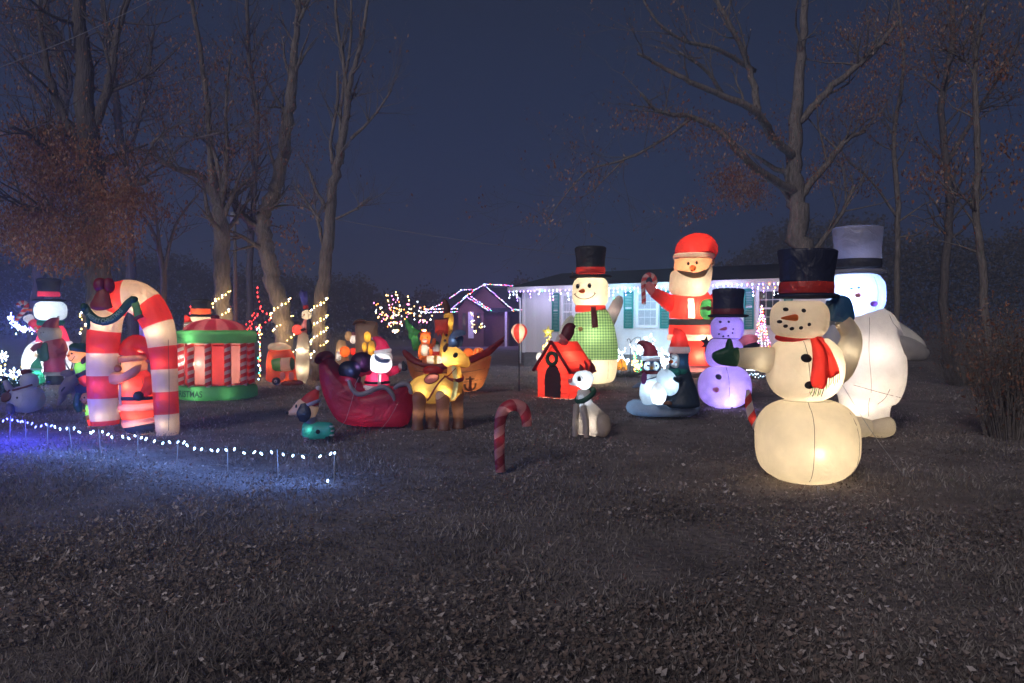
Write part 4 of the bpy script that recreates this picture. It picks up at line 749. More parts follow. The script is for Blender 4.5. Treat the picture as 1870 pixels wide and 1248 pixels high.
f.ring('wreath_collar', 1069, 722, 18, 4.6, 4.6, DGREEN, tilt=-.62, rx=.25); f.shell('ear', [(1079, 684, 2, 4), (1082, 674, 6, 4), (1080, 663, 2, 4)], MAROON, .5); f.shell('ear', [(1064, 681, 2, -2), (1061, 672, 4, -2), (1058, 664, 1, -2)], MAROON, .5)
f.shell('antler', [(1071, 680, 2), (1071, 668, 2), (1067, 658, 1.4)], DRED); f.shell('antler', [(1076, 681, 2), (1079, 666, 2), (1077, 655, 1.4)], DRED)
f.lamp(1063, 697, -5, 15, 1.9, (.75, .88, 1)); f.lamp(1068, 735, -2, 15, .9, COOL); f.lamp(1080, 770, 0, 28, .75, NEUT); f.lamp(1052, 770, -14, 5, .5, NEUT); f.lamp(1067, 770, -19, 5, .5, NEUT); f.lamp(1098, 775, -12, 14, .4, NEUT)

# candy cane (the one the left out cartoon dog would hold)
f = Fig('candy_cane', 'free standing dark red and pink candy cane, foremost on the lawn in the middle', 'candy cane', 930, 862)
f.shell('cane', [(914, 862, 9), (912, 830, 9.5), (912, 795, 10), (914, 765, 10.5), (922, 746, 11), (938, 739, 11), (954, 745, 11), (961, 762, 10), (962, 778, 9)], nylon('dim_cane', (.34, .03, .05), .4, 'spiral', (.60, .24, .25), 5), sub=6); f.lamp(930, 745, 0, 12, .30, NEUT); f.lamp(912, 800, 0, 12, .22, NEUT); f.lamp(956, 760, 0, 11, .25, NEUT)

# L  striped ball on a post
f = Fig('striped_balloon', 'round red and white striped lit balloon on a slim post left of the doghouse', 'balloon', 948, 715)
f.shell('balloon', [(948, 591, .5), (948, 592.5, 7), (948, 598, 12.5), (948, 606, 15), (948, 615, 12), (948, 622, 7), (948, 627, 2)], nylon('balloon_stripe', (.85, .75, .62), .5, 'gore', (.8, .06, .05), 4)); f.shell('post', [(948, 716, 1.2), (948, 627, 1.0)], BLACK, sub=1); f.lamp(948, 607, -4, 13, 1.0, WARM)

# H  red doghouse
f = Fig('doghouse', 'lit red doghouse with arched black doorway and a dark wreath over it', 'inflatable doghouse', 1030, 727)
s_ = f.s; rot = math.radians(-38); M = Matrix.Rotation(rot, 3, 'Z'); w2, ln, he, hr = 35 * s_, 74 * s_, 55 * s_, 101 * s_
O_ = Vector(f.p(1010, 727)) * 1.0
def hx(x, y, z): return tuple(M @ Vector((x, y, z)) + O_)
def sheet(name, cs, mat, n=8, puff=.03, parent=None):
    """quad patch bulged outwards"""
    a, b, c_, d_ = [np.array(q) for q in cs]; nn = np.cross(b - a, d_ - a); nn /= np.linalg.norm(nn); V = []; 
    for i in range(n + 1):
        for j in range(n + 1):
            u, v = i / n, j / n; V.append((a * (1 - u) + b * u) * (1 - v) + (d_ * (1 - u) + c_ * u) * v + nn * puff * (math.sin(math.pi * u) * math.sin(math.pi * v)) ** .5)
    F = [[i * (n + 1) + j, (i + 1) * (n + 1) + j, (i + 1) * (n + 1) + j + 1, i * (n + 1) + j + 1] for i in range(n) for j in range(n)]
    o = link(name, mesh_np(name, V, F), mat, parent or f.root); f.surf[o.name] = (np.array(V), F); return o
def fr_(x): return he + (hr - he) * (1 - abs(x) / w2)
nb = 5
for k in range(nb):                                       # front boards, each puffed
    z0, z1 = he * k / nb, he * (k + 1) / nb; sheet('front_board', [hx(-w2, 0, z0), hx(w2, 0, z0), hx(w2, 0, z1), hx(-w2, 0, z1)], RED, 6, .025)
for k in range(4):
    z0, z1 = he * k / 4, he * (k + 1) / 4; sheet('side_board', [hx(w2, 0, z0), hx(w2, ln, z0), hx(w2, ln, z1), hx(w2, 0, z1)], RED, 6, .025)
sheet('back_wall', [hx(w2, ln, 0), hx(-w2, ln, 0), hx(-w2, ln, he), hx(w2, ln, he)], RED); sheet('side_wall', [hx(-w2, ln, 0), hx(-w2, 0, 0), hx(-w2, 0, he), hx(-w2, ln, he)], RED)
gb = sheet('gable', [hx(-w2, 0, he), hx(w2, 0, he), hx(.001, 0, hr), hx(-.001, 0, hr)], RED, 8, .02); sheet('gable', [hx(w2, ln, he), hx(-w2, ln, he), hx(-.001, ln, hr), hx(.001, ln, hr)], RED, 6, .02)
ov = 6 * s_; dz = (hr - he) / w2 * ov
for sg in (1, -1):
    for k in range(3):                                    # roof courses
        x0, x1 = (w2 + ov) * (3 - k) / 3 * sg, (w2 + ov) * (2 - k) / 3 * sg; z0, z1 = [hr + .02 - (abs(q) / w2) * (hr - he) for q in (x0, x1)]
        cs = [hx(x0, -ov, z0), hx(x0, ln + ov, z0), hx(x1, ln + ov, z1), hx(x1, -ov, z1)]; sheet('roof_course', cs if sg > 0 else [cs[1], cs[0], cs[3], cs[2]], RED, 8, .03)
    P = [hx((w2 + ov) * sg, -ov, hr + .02 - (w2 + ov) / w2 * (hr - he)), hx(0, -ov - .01, hr + .03)]; v, fa, uv = sweep(P, [.035, .035], 8, caps='all'); link('roof_trim', mesh_np('roof_trim', v, fa), DRED, f.root)
P = [hx(w2 + ov, -ov, hr - (w2 + ov) / w2 * (hr - he)), hx(w2 + ov, ln + ov, hr - (w2 + ov) / w2 * (hr - he))]; v, fa, uv = sweep(P, [.03, .03], 8, caps='all'); link('eave_trim', mesh_np('eave_trim', v, fa), DRED, f.root)
V = [hx(q[0] * w2, -.035, q[1] * hr) for q in [(-.48, .02), (.48, .02), (.48, .38), (.38, .5), (.2, .57), (0, .6), (-.2, .57), (-.38, .5), (-.48, .38)]]; V2 = [hx(q[0] * w2, .0, q[1] * hr) for q in [(-.5, .01), (.5, .01), (.5, .39), (.4, .51), (.2, .585), (0, .61), (-.2, .585), (-.4, .51), (-.5, .39)]]
link('doorway', mesh_np('doorway', V + V2, [list(range(9))] + [[i, (i + 1) % 9, 9 + (i + 1) % 9, 9 + i] for i in range(9)], False), BLACK, f.root)
th = np.linspace(0, 2 * math.pi, 20, endpoint=False); P = [hx(.30 * w2 * math.cos(a), -.05, hr * .71 + .30 * w2 * math.sin(a)) for a in list(th) + [th[0], th[1]]]; v, fa, uv = sweep(P, [.042] * len(P), 8, up=(.6, -.8, 0)); link('wreath', mesh_np('wreath', v, fa), DGREEN, f.root)
f.shell('roof_hat', [(1052, 596, 1, 10), (1046, 597, 8, 10), (1040, 601, 11, 8), (1035, 612, 11, 8), (1031, 618, 10, 8)], MAROON, sub=5); f.shell('hat_brim', [(1024, 618, 2, 6), (1026, 617, 9, 6), (1031, 624, 9, 6), (1036, 630, 2, 6)], PINK)
L0 = Vector(hx(0, ln * .45, he * .9)); q = f.lamp(1030, 680, 0, 40, 1.6, WARM); q.location = L0; q = f.lamp(1030, 680, 0, 30, .9, WARM); q.location = Vector(hx(.3 * w2, ln * .3, hr * .72)); q = f.lamp(1030, 680, 0, 34, 1.0, WARM); q.location = Vector(hx(0, ln * .4, he * .35))

# I  red sleigh
f = Fig('sleigh', 'big dim red sleigh with grey trim, santa riding in it', 'inflatable sleigh', 672, 780)
SL = nylon('sleigh_nylon', (.42, .018, .05), .5)
out_ = [(588, 654), (586, 680), (592, 712), (606, 745), (624, 768), (660, 777), (710, 778), (742, 776), (752, 758), (756, 728), (757, 700), (748, 697), (735, 706), (712, 706), (690, 712), (664, 714), (652, 700), (644, 688), (620, 684), (606, 672), (600, 655)]
f.pillow('body', out_, SL, 100, ctr=(672, 745), pw=9)
f.shell('back_roll', [(594, 656, 7, -52), (594, 650, 8, -26), (594, 650, 8, 26), (594, 656, 7, 52)], MAROON, up=(0, 0, 1), sub=4)
f.shell('trim', [(646, 692, 3, -44), (652, 706, 4, -47), (664, 716, 4.5, -48), (680, 713, 4.5, -48), (695, 706, 4.5, -48), (712, 704, 4.5, -48), (724, 716, 4, -49), (728, 728, 2, -49)], GREY, sub=4); f.shell('trim', [(726, 706, 3, -44), (740, 698, 5, -44), (752, 700, 4, -44), (758, 716, 3, -44)], GREY, sub=4)
f.ball('toy_sack', 638, 676, 20, 17, NAVY, 2.3, dy=4); f.ball('toy_sack', 656, 664, 21, 20, nylon('plum_nylon', (.06, .02, .06), .3), 2.2, dy=28)
for x in (600, 660, 735): f.shell('tether', [(x, 700 if x == 660 else 730, .35, -50), (x - 16, 760, .35, -60), (x - 32, 779, .35, -70)], METAL, sub=2)
f.lamp(665, 752, -14, 30, .36, (1, .45, .7)); f.lamp(715, 748, -22, 28, .12, (1, .5, .8)); f.lamp(612, 715, -10, 30, .10, (1, .5, .8)); f.lamp(644, 676, -18, 18, .35, (.4, .5, 1)); f.lamp(662, 662, 4, 20, .3, (.8, .4, 1))
f = Fig('inflatable_santa', 'santa with glowing white beard riding in the red sleigh, arms out', 'santa', 692, 775, GSA)
f.y0 = 775; HOT = (.82, .9, 1); RR = RED
ct = f.stack([('coat', nylon('rose_red_nylon', (.75, .03, .10)), [(693, 672, 12), (691, 682, 19), (689, 695, 22), (688, 704, 23)]), ('coat_hem', LGREY, [(688, 704, 24), (688, 708, 25), (688, 713, 23)])], .85)[0]
f.ring('belt', 689, 698, 22.5, 1, 2.5, BLACK, sq=.85); f.decal('coat_trim', [(693, 682), (699, 682), (699, 703), (693, 703)], ct, WHITE, .01, .02, False)
bd = f.ball('beard', 696, 663, 21.5, 18, WHITE, 2.4, dy=-8); hd = f.stack([('head', WHITE, [(700, 645, 14), (701, 649, 15), (702, 655, 15), (701, 662, 10)])], .9)[0]
f.shell('hat', [(680, 617, 1), (682, 617, 2.5), (690, 620, 6), (697, 628, 10), (699, 638, 13.5)], MATS['rose_red_nylon'], sub=5); f.ball('bobble', 681, 618, 2.5, 2.5, WHITE); f.trim('hat_brim', 699, 638, 645.5, 13, 16, 14, WHITE, 700)
f.pillow('moustache', [(690, 646), (694, 654), (702, 656), (712, 654), (718, 655), (714, 661), (704, 662), (694, 659), (689, 652)], BLUEGREY, 5, dy=-28); f.dot('eye', 699, 650, 1, 1.5, [hd], COAL, .03); f.dot('eye', 704.5, 651, 1, 1.5, [hd], COAL, .03); f.ball('nose', 702, 654, 1.8, 2, PINK, dy=-25)
f.shell('arm', [(678, 676, 9, -8), (668, 677, 8, -14), (660, 682, 7, -20), (656, 686, 6, -22)], MATS['rose_red_nylon']); f.ball('mitten', 657, 690, 7, 8, BLACK, dy=-24)
f.shell('arm', [(706, 680, 9), (718, 677, 8), (730, 673, 6)], MATS['rose_red_nylon']); f.shell('cuff', [(728, 670, 5), (731, 670, 6.5), (734, 670, 5)], WHITE, up=(0, 1, 0)); f.pillow('mitten', [(734, 664), (737, 659), (740, 664), (744, 668), (743, 676), (735, 677)], BLACK, 8)
f.lamp(697, 664, -9, 17, 3.0, (.85, .95, 1)); f.lamp(701, 646, -3, 13, .8, HOT); f.lamp(690, 690, -2, 20, 1.0, (.9, .9, 1)); f.lamp(697, 630, 0, 10, .5, HOT); f.lamp(720, 676, 0, 8, .5, HOT); f.lamp(668, 678, -14, 8, .6, HOT)

# J  yellow reindeer
f = Fig('inflatable_reindeer', 'glowing yellow reindeer in red collar and pink saddle, in front of the ark', 'reindeer', 800, 784)
YD = nylon('deer_nylon', (.85, .55, .13)); DB = nylon('deer_leg_nylon', (.34, .16, .09), .45)
bd = f.shell('body', [(754, 722, 2), (756, 720, 14), (764, 714, 23), (780, 710, 27), (800, 710, 27), (818, 708, 26), (830, 706, 24), (840, 706, 14), (843, 706, 2)], YD, .8, sub=4)
nk = f.shell('neck', [(824, 712, 21), (828, 700, 18), (830, 686, 14), (829, 672, 12), (827, 664, 11)], YD, .9)
hd = f.shell('head', [(806, 650, 2), (809, 650, 12), (818, 651, 19), (828, 652, 19), (838, 655, 16), (848, 660, 11), (855, 662, 9), (859, 662, 2)], YD, .85, sub=5)
f.dot('eye', 833, 648, 4, 5, hd, COAL, .02, None, .5); f.shell('ear', [(812, 642, 2, -14), (815, 635, 4.5, -16), (819, 627, 2, -15)], BROWN, .5)
an = f.pillow('antler', [(820, 634), (820, 618), (826, 607), (836, 602), (848, 604), (852, 609), (847, 612), (838, 611), (833, 618), (837, 626), (832, 633)], BLUEGREY, 10, dy=-4, ctr=(828, 618)); f.pillow('antler', [(832, 634), (833, 622), (838, 614), (846, 616), (844, 630), (840, 634)], BLUEGREY, 8, dy=8)
f.ring('collar', 829, 689, 16.5, 2.6, 4, DRED, rx=.3, tilt=.12); cb = f.ball('bell', 831, 694, 2, 2, YELLOW, dy=-18)
f.decal('chest_stripe', [(826, 670), (834, 670), (836, 685), (838, 700), (834, 722), (827, 730), (824, 728), (830, 700)], [bd, nk], nylon('pale_green_nylon', (.75, .85, .55)), .012, .01)
sd_ = f.dot('saddle', 790, 690, 13, 8, bd, PINK, .03, None, -.3); f.line('saddle_piping', [(790 + 13.5 * math.cos(a) * .95 + 8 * .3 * math.sin(a), 690 - 4 * math.cos(a) + 8 * math.sin(a)) for a in np.linspace(0, 2 * math.pi, 14)], bd, MAROON, .8, .015)
f.line('girth', [(814, 686), (800, 702), (788, 722), (782, 730)], bd, DRED, 1.4, .005); f.line('rein', [(815, 688), (822, 684), (833, 672)], [bd, nk, hd], DRED, 1.2, .01)
for x, y0_, x1, dd in ((767, 728, 764, -14), (784, 733, 785, 14), (810, 732, 812, -16), (834, 722, 836, 12)): f.shell('leg', [(x, y0_ - 14, 6, dd), (x, y0_ - 6, 12.5, dd), (x, y0_ + 12, 11.5, dd), (x1, 762, 9.5, dd), (x1, 774, 9.5, dd), (x1, 783, 11.5, dd), (x1, 785, 5, dd)], DB)
f.ball('lit_haunch', 806, 722, 9, 10, CREAM, dy=-19); f.shell('tail', [(756, 705, 6), (748, 714, 5), (742, 719, 2)], LGREY)
f.lamp(815, 655, -7, 10, 2.4, (1, .95, .85)); f.lamp(830, 655, 0, 17, .8, WARM); f.lamp(775, 712, -4, 25, .75, WARM); f.lamp(812, 712, -6, 24, 1.15, (1, .9, .6)); f.lamp(829, 690, -2, 15, 1.0, (1, .9, .6)); f.lamp(806, 722, -19, 8, 1.0, WARM); f.lamp(828, 618, 0, 30, .03, COOL)
for x in (765, 785, 811, 835): f.lamp(x, 752, -14 if x in (765, 811) else 14, 11, .6, WARM)

# K  ark full of animals
f = Fig('ark_boat', 'orange wooden ark loaded with animals behind the yellow reindeer, anchor on its bow', 'inflatable ark', 822, 720)
HULL = nylon('hull_nylon', (.55, .20, .06), .45)
hl = f.pillow('hull', [(742, 648), (760, 662), (800, 670), (850, 666), (893, 650), (896, 660), (888, 690), (870, 713), (800, 718), (765, 706), (748, 680)], HULL, 60, ctr=(822, 690), pw=5)
f.shell('rail', [(738, 640, 3, -8), (745, 648, 6, -10), (764, 661, 6, -22), (800, 668, 6, -28), (838, 663, 6, -26), (866, 654, 6.5, -18), (888, 645, 7, -4), (900, 636, 6, 0), (912, 627, 3.5), (921, 622, 1)], nylon('rail_nylon', (.38, .03, .03), .4), sub=4)
for k in range(8): f.shell('feather', [(884 + k * 4.2, 648 - k * 3.2, 2.4, -6), (890 + k * 4, 640 - k * 3, 1.6, -8), (894 + k * 4, 632 - k * 2.6, .5, -8)], DRED, .5, sub=2, nseg=8)
ANC = nylon('anchor_nylon', (.16, .05, .02), .3)
f.decal('anchor', [(858, 686), (862, 686), (863, 712), (857, 712)], hl, ANC, .01, .02, False); f.decal('anchor', [(852, 689), (868, 689), (868, 692), (852, 692)], hl, ANC, .01, .02, False); f.line('anchor', [(850, 700), (852, 708), (860, 712), (868, 706), (870, 698)], hl, ANC, 1.8, .01)
for yy_ in (676, 694): f.line('plank_seam', [(760, yy_), (800, yy_ + 3), (850, yy_ + 2), (886, yy_ - 4)], hl, SEAM, .5)
f.pillow('pine_tree', [(740, 578), (748, 590), (757, 600), (770, 606), (762, 612), (768, 632), (765, 639), (754, 640), (750, 622), (746, 618), (745, 604), (740, 596)], GREEN, 14, dy=6, ctr=(755, 612)); 
tg = f.stack([('tiger', ORANGE, [(777, 606, 3), (777, 610, 8), (777, 618, 10), (777, 626, 8), (777, 634, 12), (777, 648, 14), (777, 656, 12)])], .8, sub=3)[0]; f.decal('tiger_belly', [(771, 630), (783, 630), (784, 646), (777, 650), (770, 646)], tg, WHITE, .01, .02); f.dot('tiger_muzzle', 777, 622, 5, 4, tg, WHITE, .03); spots(f, [(773, 616), (781, 616)], 1, tg, COAL, 'tiger_eye', .02); f.shell('tiger_paw', [(784, 634, 4, -4), (792, 628, 4, -6), (794, 618, 3, -6)], ORANGE); f.ball('tiger_ear', 769, 609, 2.6, 2.6, ORANGE); f.ball('tiger_ear', 785, 609, 2.6, 2.6, ORANGE)
f.stack([('penguin', LGREY, [(797, 624, 2), (797, 628, 5), (797, 638, 6), (797, 642, 6)]), ('penguin_vest', RED, [(797, 642, 7), (797, 648, 7.5), (797, 654, 7)])], .8, sub=3); f.shell('penguin_cap', [(797, 623, 1), (797, 625, 4), (797, 629, 5.4)], DGREEN, sub=2)
gi = f.stack([('giraffe', YELLOW, [(817, 571, 3), (818, 574, 8), (820, 584, 8.5), (818, 604, 8), (813, 625, 8), (811, 650, 9)])], .8)[0]; spots(f, [(813, 622), (816, 612), (812, 636)], 2.4, gi, BROWN, 'giraffe_patch'); f.shell('giraffe_head', [(812, 546, 1), (812, 549, 4), (815, 558, 6), (817, 566, 6.5), (817, 573, 5)], BROWN)
f.pillow('ragged_flag', [(795, 585), (806, 583), (819, 582), (820, 596), (819, 611), (816, 606), (814, 614), (810, 607), (808, 616), (804, 607), (801, 615), (798, 605), (796, 609), (796, 596)], nylon('flag_nylon', (.9, .14, .05)), 5, dy=-12, smooth=False); f.shell('flag_yard', [(794, 584, 1, -13), (808, 583, 1, -13), (821, 581, 1, -13)], BROWN)
f.shell('barrel', [(771, 662, 2, -20), (772, 662, 7, -20), (778, 661, 10, -20), (786, 661, 11.5, -20), (794, 661, 12, -20), (802, 661, 12, -20), (810, 660, 10, -20), (813, 660, 2, -20)], CREAM, sub=3); f.shell('barrel_end', [(769.5, 662, 2, -20), (771, 662, 7.5, -20), (777, 661.5, 10.4, -20), (783, 661, 11.6, -20)], ORANGE, sub=3); f.shell('barrel_band', [(795, 661, 12.3, -20), (798, 661, 12.6, -20), (801, 661, 12.3, -20)], YELLOW, sub=2); f.dot('barrel_cap', 773, 662, 3.5, 5, [hl], COAL)
f.ball('bowl', 794, 675, 20, 11, RED, 2.4, dy=-20)
f.ball('lantern', 874, 645, 10.5, 10, nylon('lantern_stripe', (.9, .16, .06), .5, 'gore', (.9, .5, .2), 8), 2.6, dy=-4); f.ball('pumpkin', 855, 645, 9, 9, ORANGE, 2.4, dy=4, gores=8, g=.1)
f.lamp(874, 646, -5, 9, 1.6, (1, .7, .25)); f.lamp(855, 645, 4, 9, .5, WARM); f.lamp(862, 690, -4, 26, .55, WARM); f.lamp(780, 690, -4, 26, .12, WARM); f.lamp(757, 618, 6, 6, .5, WARM); f.lamp(752, 598, 6, 6, .35, WARM); f.lamp(777, 640, -2, 11, .9, WARM); f.lamp(777, 618, -2, 9, .9, WARM); f.lamp(797, 640, 0, 6, .5, NEUT); f.lamp(820, 590, 0, 8, .9, WARM); f.lamp(813, 640, 0, 8, .8, WARM); f.lamp(803, 600, -6, 9, .55, WARM); f.lamp(790, 661, -20, 10, 1.5, (1, .85, .65)); f.lamp(805, 661, -20, 10, 1.2, NEUT); f.lamp(794, 675, -20, 12, .9, WARM)

# N  carousel
f = Fig('carousel', 'round red and green carousel with candy striped poles, half hidden behind the striped arch', 'inflatable carousel', 396, 727)
GR = nylon('grass_green_nylon', (.12, .44, .16)); CLR = nylon('rose_clear_nylon', (.75, .30, .30), .55); cR = 71
f.ball('roof', 394, 606, 56, 24, nylon('roof_gore_nylon', (.38, .03, .05), .4, 'gore', (.52, .12, .14), 8), 2.0, (0, .5), gores=16, g=.05); f.ball('finial', 394, 580, 8, 5, MAROON)
rim = f.stack([('rim', GR, [(396, 603, 60), (396, 606, 69), (396, 612, 71), (396, 620, 71), (396, 626, 69)])], sub=3)[0]
dk = f.stack([('deck', GR, [(396, 701, 66), (396, 706, 70), (396, 716, 72), (396, 724, 70), (396, 727, 60)])], sub=3)[0]; f.ball('deck_top', 396, 705, 66, 4, GR, 3)
for k in range(12):
    a = 2 * math.pi * k / 12 + .13; x, dy = 396 + 62 * math.cos(a), 62 * math.sin(a); f.shell('pole', [(x, 624, 6, dy), (x, 664, 6, dy), (x, 704, 6, dy)], CANE, sub=6, nseg=14)
for k in range(8):
    a0, a1 = 2 * math.pi * k / 8, 2 * math.pi * (k + 1) / 8 - .02; V = []; n = 7
    for j in range(6):
        for i in range(n): a = a0 + (a1 - a0) * i / (n - 1); r = 50 + 3 * math.sin(math.pi * i / (n - 1)); V.append(f.p(396 + r * math.cos(a), 626 + 76 * j / 5, r * math.sin(a)))
    F = [[j * n + i, j * n + i + 1, (j + 1) * n + i + 1, (j + 1) * n + i] for j in range(5) for i in range(n - 1)]; link('wall_panel', mesh_np('wall_panel', V, F), CLR if k % 2 else nylon('rose_red_panel', (.7, .08, .08)), f.root)
for y in (630, 700): f.ring('wall_seam', 396, y, 53, 1.2, 1.2, RED)
sf = [f.line('snowflake', [(352 + 5.5 * math.cos(a), 616 + 5.5 * math.sin(a)), (352 - 5.5 * math.cos(a), 616 - 5.5 * math.sin(a))], rim, DGREEN, .7, .0, 1) for a in (0.2, 1.25, 2.3)]
f.lamp(396, 660, 10, 45, 1.2, WARM); f.lamp(350, 655, -30, 16, .9, NEUT); f.lamp(380, 662, -55, 8, 2.6, (1, .9, .7)); f.lamp(396, 600, 0, 45, .28, NEUT)
for x, y, L in ((335, 619, 2.6), (375, 618, 2.8), (342, 716, 1.8), (384, 714, 2.2), (430, 716, .7)):
    dx = (x - 396); f.lamp(x, y, -math.sqrt(max(0, 62 ** 2 - dx * dx)) * .97 if y < 650 else -math.sqrt(max(0, 60 ** 2 - dx * dx)), 10, L, (.9, 1, .75))
# lettering on the deck, wrapped round it
def letters(fig, txt, x_of, surf, size_px, mat, y_px, name='lettering', parent=None, off=.012, path=None):
    cu = bpy.data.curves.new('txt', 'FONT'); cu.body = txt; cu.size = 1.0; cu.extrude = 0; cu.offset = .015; cu.align_x = 'CENTER'; cu.align_y = 'CENTER'
    to = bpy.data.objects.new('txt', cu); me = to.to_mesh(); bm = bmesh.new(); bm.from_mesh(me); bmesh.ops.triangulate(bm, faces=bm.faces); bmesh.ops.subdivide_edges(bm, edges=[e for e in bm.edges if e.calc_length() > .15], cuts=2)
    bmesh.ops.triangulate(bm, faces=bm.faces); bv = fig.bvh(surf); V = []
    for v in bm.verts:
        px, py = path(v.co.x, v.co.y) if path else (x_of + v.co.x * size_px * .8, y_px - v.co.y * size_px); V.append(tuple(fig.hit(bv, px, py, off)))
    F = [[v.index for v in fc.verts] for fc in bm.faces]; n = len(V); bm.free(); to.to_mesh_clear(); bpy.data.objects.remove(to)
    o = link(name, mesh_np(name, V, F, False), mat, parent or fig.root); o['kind'] = 'stuff'; return o
letters(f, 'MERRY CHRISTMAS', 344, [dk], 15.5, nylon('letter_ink', (.01, .05, .02), .1), 715)

# O  snowman and small companion behind the carousel
f = Fig('inflatable_snowman', 'snowman with orange hat band peeking over the carousel roof', 'snowman', 368, 703, GS)
f.ball('lower_body', 368, 672, 28, 32, CREAM, 2.5, (.15, .95)); f.ball('upper_body', 368, 630, 24, 20, CREAM); hd = f.ball('head', 368, 592, 22, 17, CREAM, 2.8, (.15, .88)); f.tophat(368, 577, 23, 573, 546, 17, 18, BLACK, nylon('band_nylon', (.9, .12, .04)), 9)
spots(f, [(352.5, 588), (359, 588.5)], 1.6, hd, COAL, 'eye'); f.cone('carrot_nose', 356, 595, 348, 596, 2, ORANGE, -20, -24); f.lamp(368, 592, 0, 20, .9, WARM); f.lamp(368, 572, 0, 17, .9, WARM); f.lamp(368, 640, 0, 25, .6, WARM)
f = Fig('inflatable_penguin', 'small white faced penguin in a santa hat, left of the snowman behind the carousel', 'penguin', 343, 712)
f.stack([('body', RED, [(342, 606, 6), (341, 612, 9), (341, 650, 14), (341, 700, 16), (341, 711, 5)])], .8, sub=3); hd = f.ball('head', 343, 596, 6.5, 7.5, WHITE); f.shell('hat', [(338, 577, .5), (340, 578, 3), (343, 583, 5.5), (344, 589, 7)], RED); f.ring('hat_brim', 344, 590, 6, 1, 1.8, CREAM); spots(f, [(341, 595)], 1, hd, COAL, 'eye'); f.cone('beak', 343, 598, 337, 599, 1.5, ORANGE, -6, -9); f.lamp(343, 597, 0, 6, .9, WARM); f.lamp(343, 583, 0, 6, .9, WARM); f.lamp(341, 640, 0, 12, .6, WARM)

# P  red wagon with a green gift barrel
f = Fig('red_wagon', 'lit red wagon with cream roof carrying a green and cream striped barrel', 'inflatable wagon', 520, 703)
wg = f.pillow('wagon_body', [(490, 645), (500, 638), (526, 637), (534, 645), (540, 662), (544, 690), (542, 698), (492, 698), (487, 680)], nylon('wagon_nylon', (.85, .12, .04)), 40, pw=5); f.pillow('roof', [(494, 628), (512, 626), (528, 631), (530, 638), (512, 641), (492, 638)], CREAM, 36)
f.shell('barrel', [(503, 667, 2, -16), (504, 667, 9, -16), (508, 666, 12, -16), (520, 665, 13, -16)], GREEN, sub=3); f.shell('barrel_middle', [(520, 665, 13, -16), (528, 665, 13, -16), (537, 664, 12, -16)], CREAM, sub=3); f.shell('barrel_end', [(537, 664, 12, -16), (540, 664, 10, -16), (542, 664, 2, -16)], DGREEN, sub=2)
f.shell('wheel', [(510, 695, 2, -22), (510, 695, 7, -22), (510, 695, 7, -17), (510, 695, 2, -17)], BLACK, sub=1, nseg=18, up=(0, 0, 1)); f.shell('hub', [(510, 695, 1, -24), (510, 695, 3, -23.5), (510, 695, 3, -21)], LGREY, sub=1, nseg=12, up=(0, 0, 1)); f.pillow('runner', [(515, 698), (522, 694), (550, 694), (556, 699), (548, 704), (518, 704)], nylon('dim_red', (.35, .06, .04), .4), 34)
for x in (518, 534): f.pillow('window', [(x, 680), (x + 8, 680), (x + 8, 692), (x, 692)], PINK, 3, dy=-21)
f.lamp(500, 660, 0, 16, .9, WARM); f.lamp(525, 690, 0, 18, .35, WARM); f.lamp(516, 633, 0, 12, .5, WARM); f.lamp(512, 666, -17, 11, 1.2, (1, .95, .7)); f.lamp(529, 665, -17, 11, .9, WARM)

# Q  tall slim figure
f = Fig('slim_inflatable', 'tall thin cream inflatable with purple top hat and red ball beside a lit trunk', 'inflatable figure', 553, 703)
bd = f.stack([('body', CREAM, [(554, 606, 7), (554, 619, 10), (553, 645, 12), (552, 672, 13), (552, 690, 11), (553, 699, 6), (553, 703, 1)])], .9, gores=6)[0]; f.stack([('chest', PINK, [(559, 583, 2.6), (557, 592, 4.5), (555, 600, 7.5), (554, 607, 9)])], .9)
hd = f.ball('head', 560.5, 575, 9.5, 9, CREAM, 2.2); f.dot('nose', 558.5, 575, 2, 1.6, hd, ORANGE, .03); f.shell('hat', [(554, 533, .5), (554, 534, 7.5), (556, 545, 6.5), (558.5, 558, 5)], nylon('violet_hat_nylon', (.14, .13, .42), .4)); f.shell('hat_band', [(558.5, 558, 5), (559.5, 564, 5)], RED, sub=2)
f.ball('ball', 545, 602.5, 9.5, 9.5, nylon('ball_nylon', (.85, .13, .10)), 2.1, dy=-8, gores=6, g=.06); f.shell('wing', [(562, 583, 2), (565, 594, 6), (563, 606, 6), (558, 610, 2)], BLACK, .5); f.shell('wing', [(560, 600, 2, -8), (555, 603, 2.4, -10), (551, 602, 1, -12)], BLACK)
f.lamp(553, 640, -4, 11, 1.15, WARM, .01); f.lamp(552, 674, -4, 11, 1.2, WARM, .01); f.lamp(545, 602, -8, 9, .9, WARM); f.lamp(561, 576, -1, 8, .9, WARM); f.lamp(556, 596, 0, 6, .4, WARM); f.lamp(556, 546, 0, 6, .35, (.6, .6, 1))

